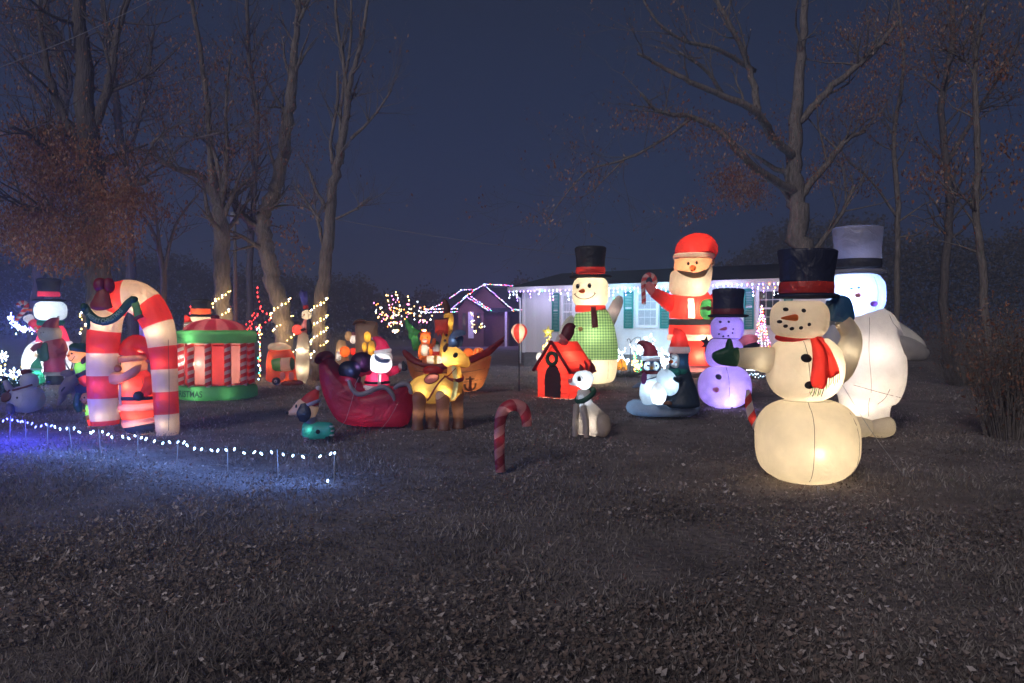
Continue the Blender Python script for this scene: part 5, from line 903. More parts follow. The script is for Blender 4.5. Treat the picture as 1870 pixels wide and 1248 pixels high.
# R  brown arched cabinet and the tan bear
f = Fig('wooden_cabinet', 'brown arch topped wood grain cabinet with glowing yellow bulbs, behind the sleigh santa', 'inflatable cabinet', 670, 713)
WOOD = nylon('wood_nylon', (.38, .23, .15), .45, 'gore', (.30, .17, .11), 12)
cb = f.pillow('front', [(650, 592), (658, 587), (672, 586), (686, 588), (690, 594), (690, 640), (690, 712), (650, 712), (650, 640)], WOOD, 30, ctr=(670, 650), pw=6); f.shell('arched_top', [(648, 594, 1.5, -15), (655, 587, 3, -15), (665, 586, 3, -15), (672, 589, 2, -16)], BROWN)
for x, y, rx, ry in ((674.5, 615, 6.5, 9.5), (669, 634, 4.5, 9), (682, 638, 6.5, 16)): f.ball('bulb_panel', x, y, rx, ry, YELLOW, 2.1, dy=-18); f.lamp(x, y, -18, min(rx, ry), 1.3, (1, .75, .4))
f.lamp(670, 620, 4, 18, .33, WARM); f.lamp(672, 680, 0, 18, .2, WARM)
f = Fig('inflatable_bear', 'tan bear hugging an orange pumpkin, half hidden behind the sleigh', 'bear', 628, 712)
bb = f.stack([('body', nylon('bear_nylon', (.75, .55, .30)), [(626, 622, 6), (624, 630, 9), (624, 645, 11), (626, 680, 15), (627, 710, 12)])], .9)[0]; f.ball('head', 637, 614, 6.5, 9, TAN); f.ball('muzzle', 645, 620, 6, 8, WHITE); f.ball('cap', 646, 610, 4, 3.5, PINK); f.ball('pumpkin', 633, 642, 9.5, 10, ORANGE, 2.3, dy=-14, gores=8, g=.1); f.ball('gift', 648, 642, 6, 7, RED, 2.8, dy=-8); f.ball('apron', 621, 650, 5, 9, WHITE, dy=-10)
f.lamp(625, 640, -4, 9, .7, WARM); f.lamp(645, 620, 0, 6, .9, NEUT); f.lamp(633, 642, -15, 8, 1.0, (1, .7, .4)); f.lamp(648, 642, -8, 6, .9, WARM); f.lamp(621, 650, -10, 5, .7, NEUT); f.lamp(637, 614, 0, 7, .5, WARM)

# S  candy cane arch
f = Fig('candy_cane_arch', 'large red and white striped archway with a green garland and pompom', 'inflatable arch', 246, 792)
ARCH = nylon('arch_stripe_nylon', (.80, .66, .50), .5, 'ring', (.78, .055, .045), 6.6)
ar = f.shell('arch', [(306, 797, 19), (306, 780, 21), (304, 740, 22), (302, 690, 23), (299, 640, 25), (291, 595, 28), (270, 557, 30), (243, 541, 30), (217, 546, 29), (200, 570, 29), (192, 605, 29), (190, 645, 29), (190, 700, 29), (191, 750, 27), (192, 776, 24)], ARCH, .85, sub=6, gores=8, nseg=60, g=.03)
f.line('seam', [(315, 620), (316, 680), (316, 740), (315, 785)], ar, SEAM, .5)
gp = catmull(np.array([(172, 560), (180, 572), (192, 583), (207, 587), (224, 582), (240, 568), (250, 556), (262, 547)], float), 5)
gl = f.shell('garland', [(q[0], q[1], 7.5, -31 + (0 if 200 > q[0] else 0)) for q in gp], DGREEN, .5, sub=1, nseg=16); f.ball('garland_knot', 173, 561, 6, 7, DGREEN, dy=-32); f.ball('garland_knot', 262, 548, 7, 6, DGREEN, dy=-32)
f.pillow('ribbon_tail', [(177, 570), (182, 572), (184, 590), (183, 600), (179, 601), (177, 588)], DGREEN, 4, dy=-33); f.pillow('ribbon_tail', [(257, 553), (269, 550), (273, 562), (276, 576), (268, 580), (263, 580), (260, 566)], nylon('lime_nylon', (.22, .55, .12)), 5, dy=-32); f.pillow('ribbon_tip', [(263, 580), (275, 574), (279, 579), (272, 582), (264, 586)], MAROON, 4, dy=-33)
GTX = nylon('garland_text', (.40, .62, .32), .3)
cum = np.r_[0, np.cumsum(np.hypot(*np.diff(gp, axis=0).T))]
def gpath(u, v):
    t = min(max(52 + u * 8.4, 0), cum[-1]); x, y = np.interp(t, cum, gp[:, 0]), np.interp(t, cum, gp[:, 1]); x2, y2 = np.interp(t + 1, cum, gp[:, 0]), np.interp(t + 1, cum, gp[:, 1]); d = math.atan2(y2 - y, max(x2 - x, 1e-3)); return x + v * 11 * math.sin(d), y - v * 11 * math.cos(d)
letters(f, 'MERRY CHRISTMAS', 0, [gl], 9, GTX, 0, path=gpath, parent=gl)
f.shell('pompom_bell', [(206, 530, 8, -31), (206, 540, 13, -32), (205, 552, 17, -33), (204, 560, 20, -32), (204, 563, 15, -30)], nylon('bell_nylon', (.40, .07, .04), .4), .5); 
pp = f.ball('pompom', 200, 522, 12, 13, nylon('pompom_nylon', (.34, .02, .05), .35), 2.2, dy=-28, gores=9, g=.12); f.ball('pompom', 214, 523, 10, 14, MATS['pompom_nylon'], 2.2, dy=-26, gores=9, g=.12)
for x, y, L, r in ((292, 600, .75, 26), (262, 556, .8, 26), (222, 552, .75, 26), (196, 590, .65, 26), (190, 640, .34, 28), (190, 700, .26, 28), (192, 755, .3, 26), (300, 660, .4, 24), (304, 720, .25, 22), (305, 770, .26, 21)): f.lamp(x, y, -2, r, L, (1, .80, .55))
# T  leaning santa
f = Fig('inflatable_santa', 'santa with an oversized peach moustache standing in front of the striped arch', 'santa', 252, 790, GSA)
st = f.stack([('coat', nylon('bright_red_nylon', (.88, .08, .045)), [(246, 676, 20), (248, 690, 28), (250, 708, 31), (251, 724, 32), (252, 737, 33)]), ('coat_hem', PINK, [(252, 736, 34), (252, 742, 36.5), (252, 748, 34)]), ('coat_skirt', MATS['bright_red_nylon'], [(253, 748, 33), (254, 758, 31), (255, 765, 29)]), ('lower_hem', PINK, [(255, 764, 29), (255, 770, 31.5), (256, 776, 29)]), ('boots', NAVY, [(256, 776, 26), (256, 784, 27), (256, 790, 22)])], .85, gores=6, sub=3)
hd = f.ball('head', 245, 668, 24, 22, PEACH, 2.4, (.373, .92)); f.shell('hat', [(271, 661, 1), (274, 655, 4), (273, 643, 8), (264, 632, 14), (252, 630, 20), (246, 638, 24), (244, 649.5, 24.5)], RED, sub=5); f.shell('hat_bobble', [(271, 655, 1), (272, 659, 5), (271, 664, 1)], PINK); f.trim('hat_brim', 244, 649, 660, 24.5, 27, 23, PEACH, 245)
f.pillow('moustache', [(200, 690), (206, 682), (220, 678), (238, 679), (254, 673), (266, 664), (269, 668), (262, 682), (246, 693), (226, 700), (210, 701)], nylon('peach_grey_nylon', (.72, .36, .26), .4), 24, dy=-22, ctr=(233, 686)); f.ball('nose', 229, 672, 6.5, 6, nylon('nose_nylon', (.62, .26, .14)), dy=-26); f.dot('eye', 222, 665.5, 2, 3, hd, COAL); f.dot('eye', 229.5, 664, 2, 3, hd, COAL)
f.decal('coat_trim', [(225, 700), (233, 700), (234, 738), (227, 738)], st[0], CREAM, .01, .02, False); f.line('seam', [(268, 690), (272, 708), (272, 722)], st[0], SEAM, .4); f.ring('belt', 251, 726, 32.5, 1.2, 3.5, BLACK, sq=.85); f.shell('arm', [(272, 692, 9, -6), (279, 704, 11, -12), (275, 718, 8, -26)], MATS['bright_red_nylon']); f.ball('mitten', 267, 721, 9, 9, BLACK, 2.2, dy=-30); f.shell('raised_mitten', [(202, 661, 3, -12), (205, 660, 7, -12), (207, 668, 7, -12), (207, 674, 3, -12)], BLACK)
f.shell('arm', [(226, 694, 8), (216, 684, 8, -8), (208, 674, 6, -12)], MATS['bright_red_nylon']); f.shell('back_mitten', [(222, 724, 3, -10), (216, 734, 8, -14), (212, 746, 8, -12), (212, 752, 2, -10)], NAVY)
f.lamp(244, 702, -14, 17, 1.6, (1, .85, .6)); f.lamp(256, 722, -2, 30, .8, WARM); f.lamp(254, 756, -4, 28, .9, WARM); f.lamp(246, 668, -2, 22, .6, WARM); f.lamp(258, 642, 0, 17, .6, WARM); f.lamp(277, 704, -10, 9, .6, WARM); f.lamp(233, 687, -22, 14, .32, WARM)

# U  two elves stacked
f = Fig('acrobat_elves', 'two orange and green elves, one balanced on the other, left of the striped arch', 'inflatable elves', 172, 779)
LG = nylon('bright_green_nylon', (.22, .68, .14)); 
h1 = f.ball('elf_head', 145, 649, 18.5, 14, PEACH, 2.3, tilt=-.1); f.shell('elf_hat', [(150, 626, 2), (150, 629, 10), (148, 635, 18), (147, 641, 17)], DGREEN, sub=4); spots(f, [(142, 645)], 1.6, h1, COAL, 'eye'); f.ball('nose', 135, 649, 3.4, 2.6, ORANGE, dy=-15); f.line('smile', [(132, 655), (140, 658), (148, 650)], h1, COAL, .6); f.shell('elf_ear', [(160, 650, 2, -8), (159, 657, 5, -10), (156, 664, 2, -10)], MAROON, .6)
f.stack([('tunic', LG, [(150, 661, 11), (152, 668, 15), (154, 680, 14)]), ('belt', BLACK, [(154, 679, 15), (156, 683, 15), (157, 686, 15)]), ('trousers', RED, [(157, 686, 14), (161, 694, 15), (166, 703, 15)])], .8, sub=3); f.ball('gold_bell', 140, 674, 2.5, 2.5, YELLOW, dy=-14); f.shell('legs', [(166, 700, 14), (158, 708, 15), (140, 712, 7)], NAVY, .7)
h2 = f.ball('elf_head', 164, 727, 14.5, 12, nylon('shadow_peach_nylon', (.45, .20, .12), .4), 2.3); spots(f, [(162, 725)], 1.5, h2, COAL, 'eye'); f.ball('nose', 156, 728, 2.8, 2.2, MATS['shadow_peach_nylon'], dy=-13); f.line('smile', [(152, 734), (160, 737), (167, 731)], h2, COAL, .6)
f.shell('raised_arm', [(146, 752, 5), (142, 740, 7), (143, 724, 6), (150, 714, 5)], DGREEN); f.shell('raised_arm', [(182, 748, 5), (187, 736, 7), (186, 722, 6), (178, 712, 5)], DGREEN)
f.stack([('tunic', LG, [(168, 738, 10), (170, 746, 14), (172, 756, 15)]), ('belt', BROWN, [(172, 756, 15), (173, 760, 15.5), (174, 763, 15)]), ('trousers', RED, [(174, 763, 14.5), (176, 769, 15), (177, 776, 15)]), ('shoes', BLACK, [(178, 776, 12), (178, 779, 10)])], .8, sub=3); f.ball('gold_bell', 161, 749, 2.6, 2.6, YELLOW, dy=-13)
f.lamp(148, 652, -2, 13, 1.4, (1, .75, .35)); f.lamp(152, 670, -2, 12, .9, (1, .95, .6)); f.lamp(161, 695, -2, 12, .9, WARM); f.lamp(170, 750, -3, 12, 1.3, (1, .95, .6)); f.lamp(175, 769, -2, 13, 1.1, WARM); f.lamp(166, 728, -2, 12, .25, WARM)

# V  far left snowman in a red coat
f = Fig('inflatable_snowman', 'snowman in a red santa coat and black hat waving a candy cane', 'snowman', 90, 693, GS)
RC = nylon('coat_rose_nylon', (.80, .04, .09))
hd = f.ball('head', 94, 568, 27, 19, WHITE, 2.8, (.12, .9)); f.tophat(91, 549, 29, 541, 508, 18, 21, NAVY, RC, 8); f.ring('scarf', 94, 590, 18, 5, 5.5, TEAL)
co = f.stack([('coat', RC, [(94, 592, 16), (96, 606, 23), (97, 620, 27), (97, 625, 28)]), ('coat_hem', WHITE, [(97, 624, 31), (97, 629, 34), (96, 634, 32)]), ('lower_body', WHITE, [(96, 634, 30), (90, 648, 40), (88, 662, 43), (86, 678, 40), (86, 690, 32), (86, 693, 5)])], .9, gores=6, sub=3)
f.cone('carrot_nose', 73, 567, 59, 566, 2.6, ORANGE, -22, -28); spots(f, [(78, 560)], 1.8, hd, COAL, 'eye'); spots(f, [(71, 561.5)], 1.3, hd, COAL, 'eye'); f.dot('button', 73, 601, 3.4, 3.8, co[0], WHITE, .04)
f.shell('arm', [(78, 606, 8), (68, 596, 8.5), (58, 588, 7)], RC); f.shell('cuff', [(59, 590, 6), (55, 583, 8), (51, 579, 8), (50, 577, 3)], WHITE)
f.shell('candy_cane', [(29, 587, 3.4), (36, 579, 3.6), (44, 569, 3.8), (50, 560, 4), (48, 554, 4), (42, 553, 4), (36, 556, 3.8), (34, 560, 3.4)], CANE, sub=5)
f.lamp(92, 568, -4, 20, 1.8, (.60, .80, 1)); f.lamp(96, 610, -3, 22, 1.1, HOT); f.lamp(92, 660, -4, 38, 1.2, (.8, .9, 1)); f.lamp(97, 629, 0, 28, .7, HOT); f.lamp(91, 545, 0, 18, .8, HOT); f.lamp(68, 596, 0, 8, .6, HOT); f.lamp(54, 581, 0, 7, .5, HOT); f.lamp(44, 566, -3, 5, .35, HOT)
# W  dim santa in green shirt
f = Fig('inflatable_santa', 'dim grey bearded santa in dark green apron, in front of the red coated snowman', 'santa', 98, 703, GSA)
hd = f.ball('head', 92, 610, 20, 16, nylon('dim_beard', (.42, .38, .40), .3), 2.3); f.shell('hat', [(108, 579, 1), (107, 582, 3), (100, 588, 9), (96, 594, 13), (94, 600, 15)], nylon('dim_plum_nylon', (.3, .03, .10), .4)); f.ball('bobble', 108, 579, 2, 2, GREY); spots(f, [(87, 608), (92, 607)], 1, hd, COAL, 'eye'); f.ball('nose', 89, 611, 2, 1.6, MATS['dim_beard'], dy=-19)
cs = f.stack([('coat', nylon('dim_red_nylon', (.35, .03, .05), .35), [(98, 622, 17), (100, 632, 21), (100, 648, 20), (100, 654, 19)]), ('coat_skirt', nylon('dim_crimson', (.40, .03, .09), .4), [(100, 654, 18), (100, 668, 18.5), (100, 680, 18)]), ('coat_hem', GREY, [(100, 679, 19), (100, 682, 20), (100, 686, 19)]), ('boots', BLACK, [(100, 686, 15), (100, 698, 15), (100, 703, 12)])], .85, sub=3)
f.decal('apron', [(74, 632), (82, 628), (96, 626), (99, 640), (98, 657), (77, 659), (76, 645)], cs[0], DGREEN, .02, .05); f.shell('arm', [(114, 628, 7), (120, 640, 7, -6), (112, 646, 5, -16)], MATS['dim_red_nylon']); f.shell('arm', [(84, 630, 6, -6), (74, 634, 6, -12), (68, 640, 4, -16)], MATS['dim_red_nylon'])
f.lamp(100, 668, 0, 18, .35, COOL); f.lamp(104, 640, 0, 18, .16, COOL); f.lamp(94, 612, 0, 17, .12, COOL)
# X  small lit tree
f = Fig('small_lit_tree', 'small teal glowing christmas tree with a star, held before the dim santa', 'inflatable tree', 70, 705)
f.pillow('star', [(70, 642.5), (71.8, 646), (75.5, 646.5), (73, 649.5), (74, 653.5), (70, 651.5), (66, 653.5), (67, 649.5), (64.5, 646.5), (68.2, 646)], CREAM, 3, dy=-8, smooth=False); TG = nylon('tree_teal_nylon', (.05, .50, .34))
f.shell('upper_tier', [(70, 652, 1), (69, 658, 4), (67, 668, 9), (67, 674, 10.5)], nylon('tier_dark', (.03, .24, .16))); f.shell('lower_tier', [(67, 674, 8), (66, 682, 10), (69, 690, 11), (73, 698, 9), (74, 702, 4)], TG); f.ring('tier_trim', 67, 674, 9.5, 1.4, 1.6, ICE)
f.lamp(68, 684, -3, 9, 1.9, (.7, 1, .9)); f.lamp(68, 666, 0, 7, .5, (.7, 1, .9)); f.lamp(70, 648, -8, 2.5, .9, WARM)
# Y  sitting snowman with guitar
f = Fig('inflatable_snowman', 'unlit bluish snowman in maroon cap strumming a brown guitar', 'snowman', 48, 754, GS)
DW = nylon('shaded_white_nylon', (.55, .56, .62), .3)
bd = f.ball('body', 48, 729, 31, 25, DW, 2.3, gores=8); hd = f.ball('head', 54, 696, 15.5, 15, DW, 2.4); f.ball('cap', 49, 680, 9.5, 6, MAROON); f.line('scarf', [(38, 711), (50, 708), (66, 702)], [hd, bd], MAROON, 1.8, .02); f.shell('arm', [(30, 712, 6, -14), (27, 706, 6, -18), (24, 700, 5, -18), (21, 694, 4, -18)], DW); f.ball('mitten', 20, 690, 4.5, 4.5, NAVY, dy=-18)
f.pillow('guitar', [(22, 720), (30, 714), (38, 716), (38, 726), (30, 732), (22, 730)], BROWN, 5, dy=-30); f.shell('guitar_neck', [(30, 718, 1.4, -30), (38, 710, 1.4, -32)], MAROON, sub=2); f.shell('foot', [(34, 738, 5, -26), (40, 742, 7, -34), (44, 752, 5, -36)], nylon('dim_navy_grey', (.15, .16, .28), .3)); f.dot('button', 50, 724, 2, 2, bd, COAL)
f.lamp(50, 728, 0, 27, .07, COOL); f.lamp(54, 697, 0, 15, .10, COOL)
# Z  dim unlit reindeer
f = Fig('inflatable_reindeer', 'unlit grey violet reindeer lying in shadow between the guitar snowman and the elves', 'reindeer', 124, 742)
DV = nylon('dim_violet_grey', (.30, .27, .38), .3)
f.shell('body', [(112, 726, 3), (116, 716, 9), (124, 706, 12), (132, 696, 12), (138, 688, 8), (140, 684, 3)], DV, .9, sub=4); f.shell('leg', [(116, 722, 7), (110, 733, 4.5), (106, 741, 2.5)], DV); f.shell('leg', [(130, 712, 6, 6), (134, 726, 5, 6), (136, 740, 4, 6)], DV); f.shell('head', [(136, 692, 5), (128, 684, 8), (118, 682, 6), (112, 684, 2)], DV); f.shell('antler', [(128, 676, 1.5), (122, 666, 1.2), (118, 656, .8)], GREY, sub=2); f.shell('antler', [(130, 676, 1.5), (134, 664, 1.2), (132, 652, .8)], GREY, sub=2); f.ring('harness', 122, 709, 10.5, 1, 1.5, NAVY, tilt=-.8)
f.lamp(124, 708, 0, 11, .06, (.7, .6, 1))

# AA  little puppy in a green sweater
f = Fig('inflatable_puppy', 'small cream faced puppy in a santa hat and green sweater, left of the sleigh', 'puppy', 572, 807)
f.shell('neck', [(568, 762, 10), (569, 772, 11), (570, 782, 10)], MATS['nylon_p'] if 'nylon_p' in MATS else GREY)
hd = f.shell('head', [(580, 752, 2), (577, 751, 14), (566, 748, 19), (554, 745, 18), (544, 748, 12), (535, 752, 7), (528, 755, 4), (525, 756, 1)], nylon('puppy_nylon', (.80, .55, .36), .4), .9, sub=4); f.ball('nose', 526, 754, 3, 3, COAL, dy=-2); f.dot('eye', 544, 741, 2.2, 3.4, hd, COAL)
f.shell('ear', [(558, 735, 4, -17), (560, 745, 11, -19), (560, 756, 13, -20), (558, 768, 6, -19)], nylon('puppy_ear_nylon', (.03, .035, .06), .2), .35, sub=4)
f.shell('hat', [(582, 708, 1), (580, 712, 4), (576, 718, 8), (571, 726, 13), (566, 736, 17)], nylon('puppy_hat_nylon', (.50, .04, .04), .4), sub=4, up=(0, 1, 0)); f.ball('bobble', 581.5, 709, 4.5, 4.5, LGREY); f.ring('hat_brim', 567, 738, 17, 2.5, 3.5, nylon('lilac_nylon', (.55, .52, .7), .4), tilt=-.38)
bd = f.shell('sweater', [(553, 786, 3), (555, 786, 14), (566, 786, 17), (580, 786, 16), (596, 786, 15), (606, 786, 13), (611, 786, 3)], nylon('sweater_nylon', (.05, .42, .32)), .9, sub=4); f.dot('button', 584, 787, 4, 4, bd, COAL); f.shell('paw', [(562, 798, 5, -8), (561, 804, 4, -9), (558, 807, 2, -10)], nylon('sock_stripe', (.5, .4, .42), .4, 'ring', (.2, .06, .1), 3)); f.shell('paw', [(572, 798, 5, 8), (572, 806, 3, 8)], MATS['sock_stripe']); f.shell('paw', [(600, 796, 5, -6), (602, 806, 3, -6)], BLACK)
for yy_ in (778, 786, 794): f.ring('cuff_stripe', 607, yy_, 4, 1.2, 1.6, LGREY, dy=-6)
f.lamp(573, 768, -8, 9, .0001); f.lamp(568, 784, -9, 9, .75, (.7, 1, .95)); f.lamp(596, 787, -2, 14, .10, COOL); f.lamp(560, 746, 0, 18, .20, NEUT); f.lamp(574, 727, 0, 11, .2, NEUT)

# ------------------------------------------------------------------ light displays
# LED fence: stakes, wire and bulbs
LEDM = emit('led_bulb', (.40, .62, 1), 9.0, True); LEDB = emit('led_bulb_blue', (.14, .18, 1), 7.0, True)
stk = [(-40, 796), (18, 804), (48, 811), (86, 819), (132, 826), (184, 833), (251, 843), (322, 855), (416, 872), (508, 880), (610, 886)]
g0 = ground(300, 850); root = bpy.data.objects.new('light_fence', None); C.objects.link(root); root.location = g0
tag(root, 'low border of white and blue LED bulbs strung between metal stakes across the front lawn', 'string lights')
tops = []; b8 = None
stake = Acc(); stake.tube([(0, 0, -.05), (0, 0, .15), (0, 0, .33)], [.006, .006, .005], 6); sm_ = None
for i, (x, y) in enumerate(stk):
    g = ground(x, y) - g0
    if sm_ is None: sm_ = stake.build('stake', METAL, root); o = sm_
    else: o = sm_.copy(); C.objects.link(o); o.parent = root
    o.location = g; lean = (random.uniform(-.12, .12), random.uniform(-.1, .1)); o.rotation_euler = (lean[1], lean[0], 0); tops.append(g + Vector((lean[0] * .33, -lean[1] * .33, .325)))
W_ = []; bp_ = []
for a, b in zip(tops[:-1], tops[1:]):
    seg_ = [a.lerp(b, t) - Vector((0, 0, .26 * t * (1 - t) * min(1, (b - a).length))) for t in np.linspace(0, 1, 9)]; W_ += seg_[:-1]
    n = max(4, int((b - a).length / .12)); bp_ += [a.lerp(b, t) - Vector((0, 0, .26 * t * (1 - t) * min(1, (b - a).length))) for t in (np.arange(n) + rng.uniform(.2, .8, n)) / n]
W_.append(tops[-1]); A = Acc(); A.tube(W_, [.003] * len(W_), 4); A.build('wire', CORD, root)
bp_.append(ground(597, 884) - g0 + Vector((0, -.02, .045))); bp_.append(tops[-1] + Vector((0, 0, .02)))
A = Acc(); A.tube([tops[-1], tops[-1] + Vector((.02, .01, -.2)), ground(597, 884) - g0 + Vector((0, 0, .04))], [.003] * 3, 4, 4); A.build('drop_wire', CORD, root)
th = [0, .35, .7, 1]
def bulb_mesh(name):
    v, f_, _ = sweep([(0, 0, .018), (0, 0, .012), (0, 0, 0), (0, 0, -.014), (0, 0, -.022)], [.003, .008, .0105, .007, .002], 7, caps='all', up=(0, 1, 0)); return mesh_np(name, v, f_)
mw = bulb_mesh('bulb'); mb = bulb_mesh('bulb_blue'); mw.materials.append(LEDM); mb.materials.append(LEDB)
for q in bp_:
    xw = (q + g0); blue = xw.x < at(95, 800, xw.y).x
    o = bpy.data.objects.new('bulb', mb if blue else mw); C.objects.link(o); o.parent = root; o.location = q - Vector((0, 0, .018)) + Vector((random.uniform(-.012, .012), random.uniform(-.012, .012), random.uniform(-.01, .02))); o.rotation_euler = (random.uniform(-.9, .9), random.uniform(-.9, .9), 0)
for i in range(len(tops) - 1):                                   # the light those bulbs throw on the grass
    P = tops[i].lerp(tops[i + 1], .5) + g0; blue = i < 3
    d = bpy.data.lights.new('led_glow', 'POINT'); d.energy = 26 if blue else 10; d.color = (.05, .06, 1) if blue else (.14, .32, 1); d.shadow_soft_size = .12; o = bpy.data.objects.new('led_glow', d); C.objects.link(o); o.location = P + Vector((0, -.05, .12))
# spiral of warm lights on the trunks
def spiral(label, x_of, Y, rpx, ylist, cnt=9):
    P = []
    for y in ylist:
        for j in range(cnt):
            t = j / (cnt - 1); ang = math.pi * (1.0 + t); xc, r = x_of(y), rpx(y); q = at(xc, y, Y); s_ = Y / FPX
            for o_ in ((0, 1) if j % 2 else (0,)):
                if random.random() < .9: P.append(q + Vector((math.cos(ang) * r * s_ * 1.06, math.sin(ang) * r * s_ * 1.06, (.5 - t) * -26 * s_ * (r / 13) + o_ * 3 * s_ + random.uniform(-.02, .02))))
    return string_thing('trunk_lights', label, [[q] for q in P], .023, ['warm', 'gold', 'warm', 'white'], wire=False, group='warm lights wound round the tree trunks', elong=1.2)
spiral('warm lights wound round the dark oak trunk behind the striped arch', lambda y: 175, 23, lambda y: 24, (560, 592, 622, 655), 8)
spiral('warm lights wound round the double trunk tree beside the utility pole', lambda y: 405, 24, lambda y: 15, (547, 580, 612))
spiral('warm lights wound round the leaning forked trunk above the red wagon', lambda y: 512 + (y - 560) * .16, 25, lambda y: 17, (563, 593, 625, 651))
spiral('warm lights wound round the straight trunk right of the slim figure', lambda y: 583, 23.5, lambda y: 14.5, (560, 590, 614, 638))
def glow(name, P, e_, col, r=.2):
    d = bpy.data.lights.new(name, 'POINT'); d.energy = e_; d.color = col; d.shadow_soft_size = r; o = bpy.data.objects.new(name, d); C.objects.link(o); o.location = P; return o
for x, y, Y in ((175, 600, 22), (405, 580, 23.2), (515, 600, 24.2), (583, 600, 22.7)): glow('trunk_light_glow', at(x, y, Y), 26, (1, .62, .28), .3)
# blue cluster, white net bush and star at far left
Pn = []
for k in range(95):
    t = random.random(); a = math.pi * (1.05 - t * .75); Pn.append(at(45 + 26 * math.cos(a) + random.gauss(0, 2.5) + t * 6, 578 + 24 * math.sin(a) * .9 + random.gauss(0, 4) + t * 4, 27))
string_thing('blue_light_sculpture', 'curved cluster of blue white lights left of the red coated snowman', [[q] for q in Pn], .026, ['blue', 'white', 'icy', 'violet'], wire=False); glow('blue_sculpture_glow', at(42, 590, 26.4), 380, (.10, .13, 1), .5)
Pn = [at(random.uniform(-40, 40), 688 + random.gauss(0, 8) - 3 * math.sin(random.random() * 3), 19.5 + random.uniform(-.4, .4)) for k in range(150)]
br = brush('net_lit_bush', 'low bush at the left edge covered in a net of white lights', 2, 722, 170, 48, 60, BARKD, 2600, leaf_mat('evergreen_leaves', [(.02, .05, .02), (.05, .10, .04), (.03, .07, .03)], .2)); string_thing('net_lights', 'net of white lights spread over the low bush at the left edge', [[q] for q in Pn], .022, ['icy', 'white', 'icy', 'white', 'gold'], wire=False); glow('net_glow', at(5, 676, 18.8), 55, (.25, .6, 1), .6); glow('net_glow', at(35, 690, 18.6), 14, (.35, .6, 1), .5)
Pn = [at(4 + 10 * math.cos(a) * r, 651 + 9 * math.sin(a) * r, 24) for a in np.linspace(0, 2 * math.pi, 9) for r in (.35, .75, 1)]; st_ = string_thing('star_light', 'small cyan white star of lights at the left edge above the net lit bush', [[q] for q in Pn], .024, ['icy', 'white'], wire=False, cat='star light'); glow('star_glow', at(2, 655, 23.7), 40, (.3, .8, 1), .4)
A = Acc(); A.tube([at(4, 651, 24) - ground(4, 690), Vector((at(4, 651, 24) - ground(4, 690)).to_tuple()[:2] + (-ground(4, 690).z,))], [.015, .015], 6)
# violet thing far off, seen through the arch
f = Fig('inflatable_train', 'distant violet and white lit train seen through the striped arch', 'inflatable train', 264, 655)
f.pillow('cab', [(256, 594), (270, 590), (274, 596), (274, 650), (256, 652)], nylon('violet_nylon', (.45, .3, .85)), 14); f.pillow('window', [(259, 603), (265, 603), (265, 611), (259, 611)], WHITE, 3, dy=-8); f.pillow('window', [(258, 619), (266, 619), (266, 623), (258, 623)], WHITE, 3, dy=-8); f.shell('boiler', [(274, 636, 3), (276, 636, 9), (292, 636, 9), (296, 636, 3)], PURPLE); f.shell('wheel', [(262, 650, 2, -8), (262, 650, 6, -8), (262, 650, 6, -6), (262, 650, 2, -6)], NAVY, sub=1, nseg=14, up=(0, 0, 1)); f.lamp(265, 606, -2, 8, 1.6, (.5, .35, 1)); f.lamp(264, 632, 0, 8, 1.0, (.5, .35, 1)); f.lamp(284, 636, 0, 8, .5, (.6, .3, 1))
# red wire sculpture
def wires(name, label, polys, Y, n_per, r, cols, cat='light sculpture', jit=.02, foot=None):
    g = Vector((at(polys[0][0][0], 600, Y).x, Y, 0)); root = bpy.data.objects.new(name, None); C.objects.link(root); root.location = g; tag(root, label, cat)
    A = Acc(); P = []
    for pl in polys:
        Q = catmull(np.array([tuple(at(q[0], q[1], Y + (q[2] if len(q) > 2 else 0))) for q in pl]), 4) - np.array(g); A.tube(Q, [r * .4] * len(Q), 4); L = np.linalg.norm(np.diff(Q, axis=0), axis=1).sum(); P += list(along(Q, max(2, int(L / n_per)), jit))
    A.build('frame', CORD, root); b = bulbs('bulb', P, r, cols, root); b['kind'] = 'stuff'; return root
wires('red_light_sculpture', 'zigzag sculpture of red string lights behind the carousel', [[(468, 528), (470, 540), (474, 555), (478, 566), (493, 575), (490, 586), (470, 600)], [(466, 572), (456, 585), (442, 600), (448, 605)], [(478, 568), (468, 580), (455, 596), (446, 606)], [(474, 566), (462, 585), (452, 602), (470, 598)], [(420, 560), (416, 575), (414, 590)], [(346, 563), (349, 569), (348, 574)], [(474, 600), (474, 680), (474, 694)]], 26, .13, .022, ['red'])
glow('red_sculpture_glow', at(470, 585, 25.5), 9, (1, .05, .04), .4)
wires('tiny_light_tree', 'tiny multicoloured light tree behind the carousel, above its right edge', [[(473, 594), (470, 604), (468, 612)], [(475, 594), (476, 604), (478, 612)], [(474, 596), (473, 612), (474, 692)]], 24, .08, .022, ['gold', 'white', 'green', 'orange', 'icy'], 'light tree')
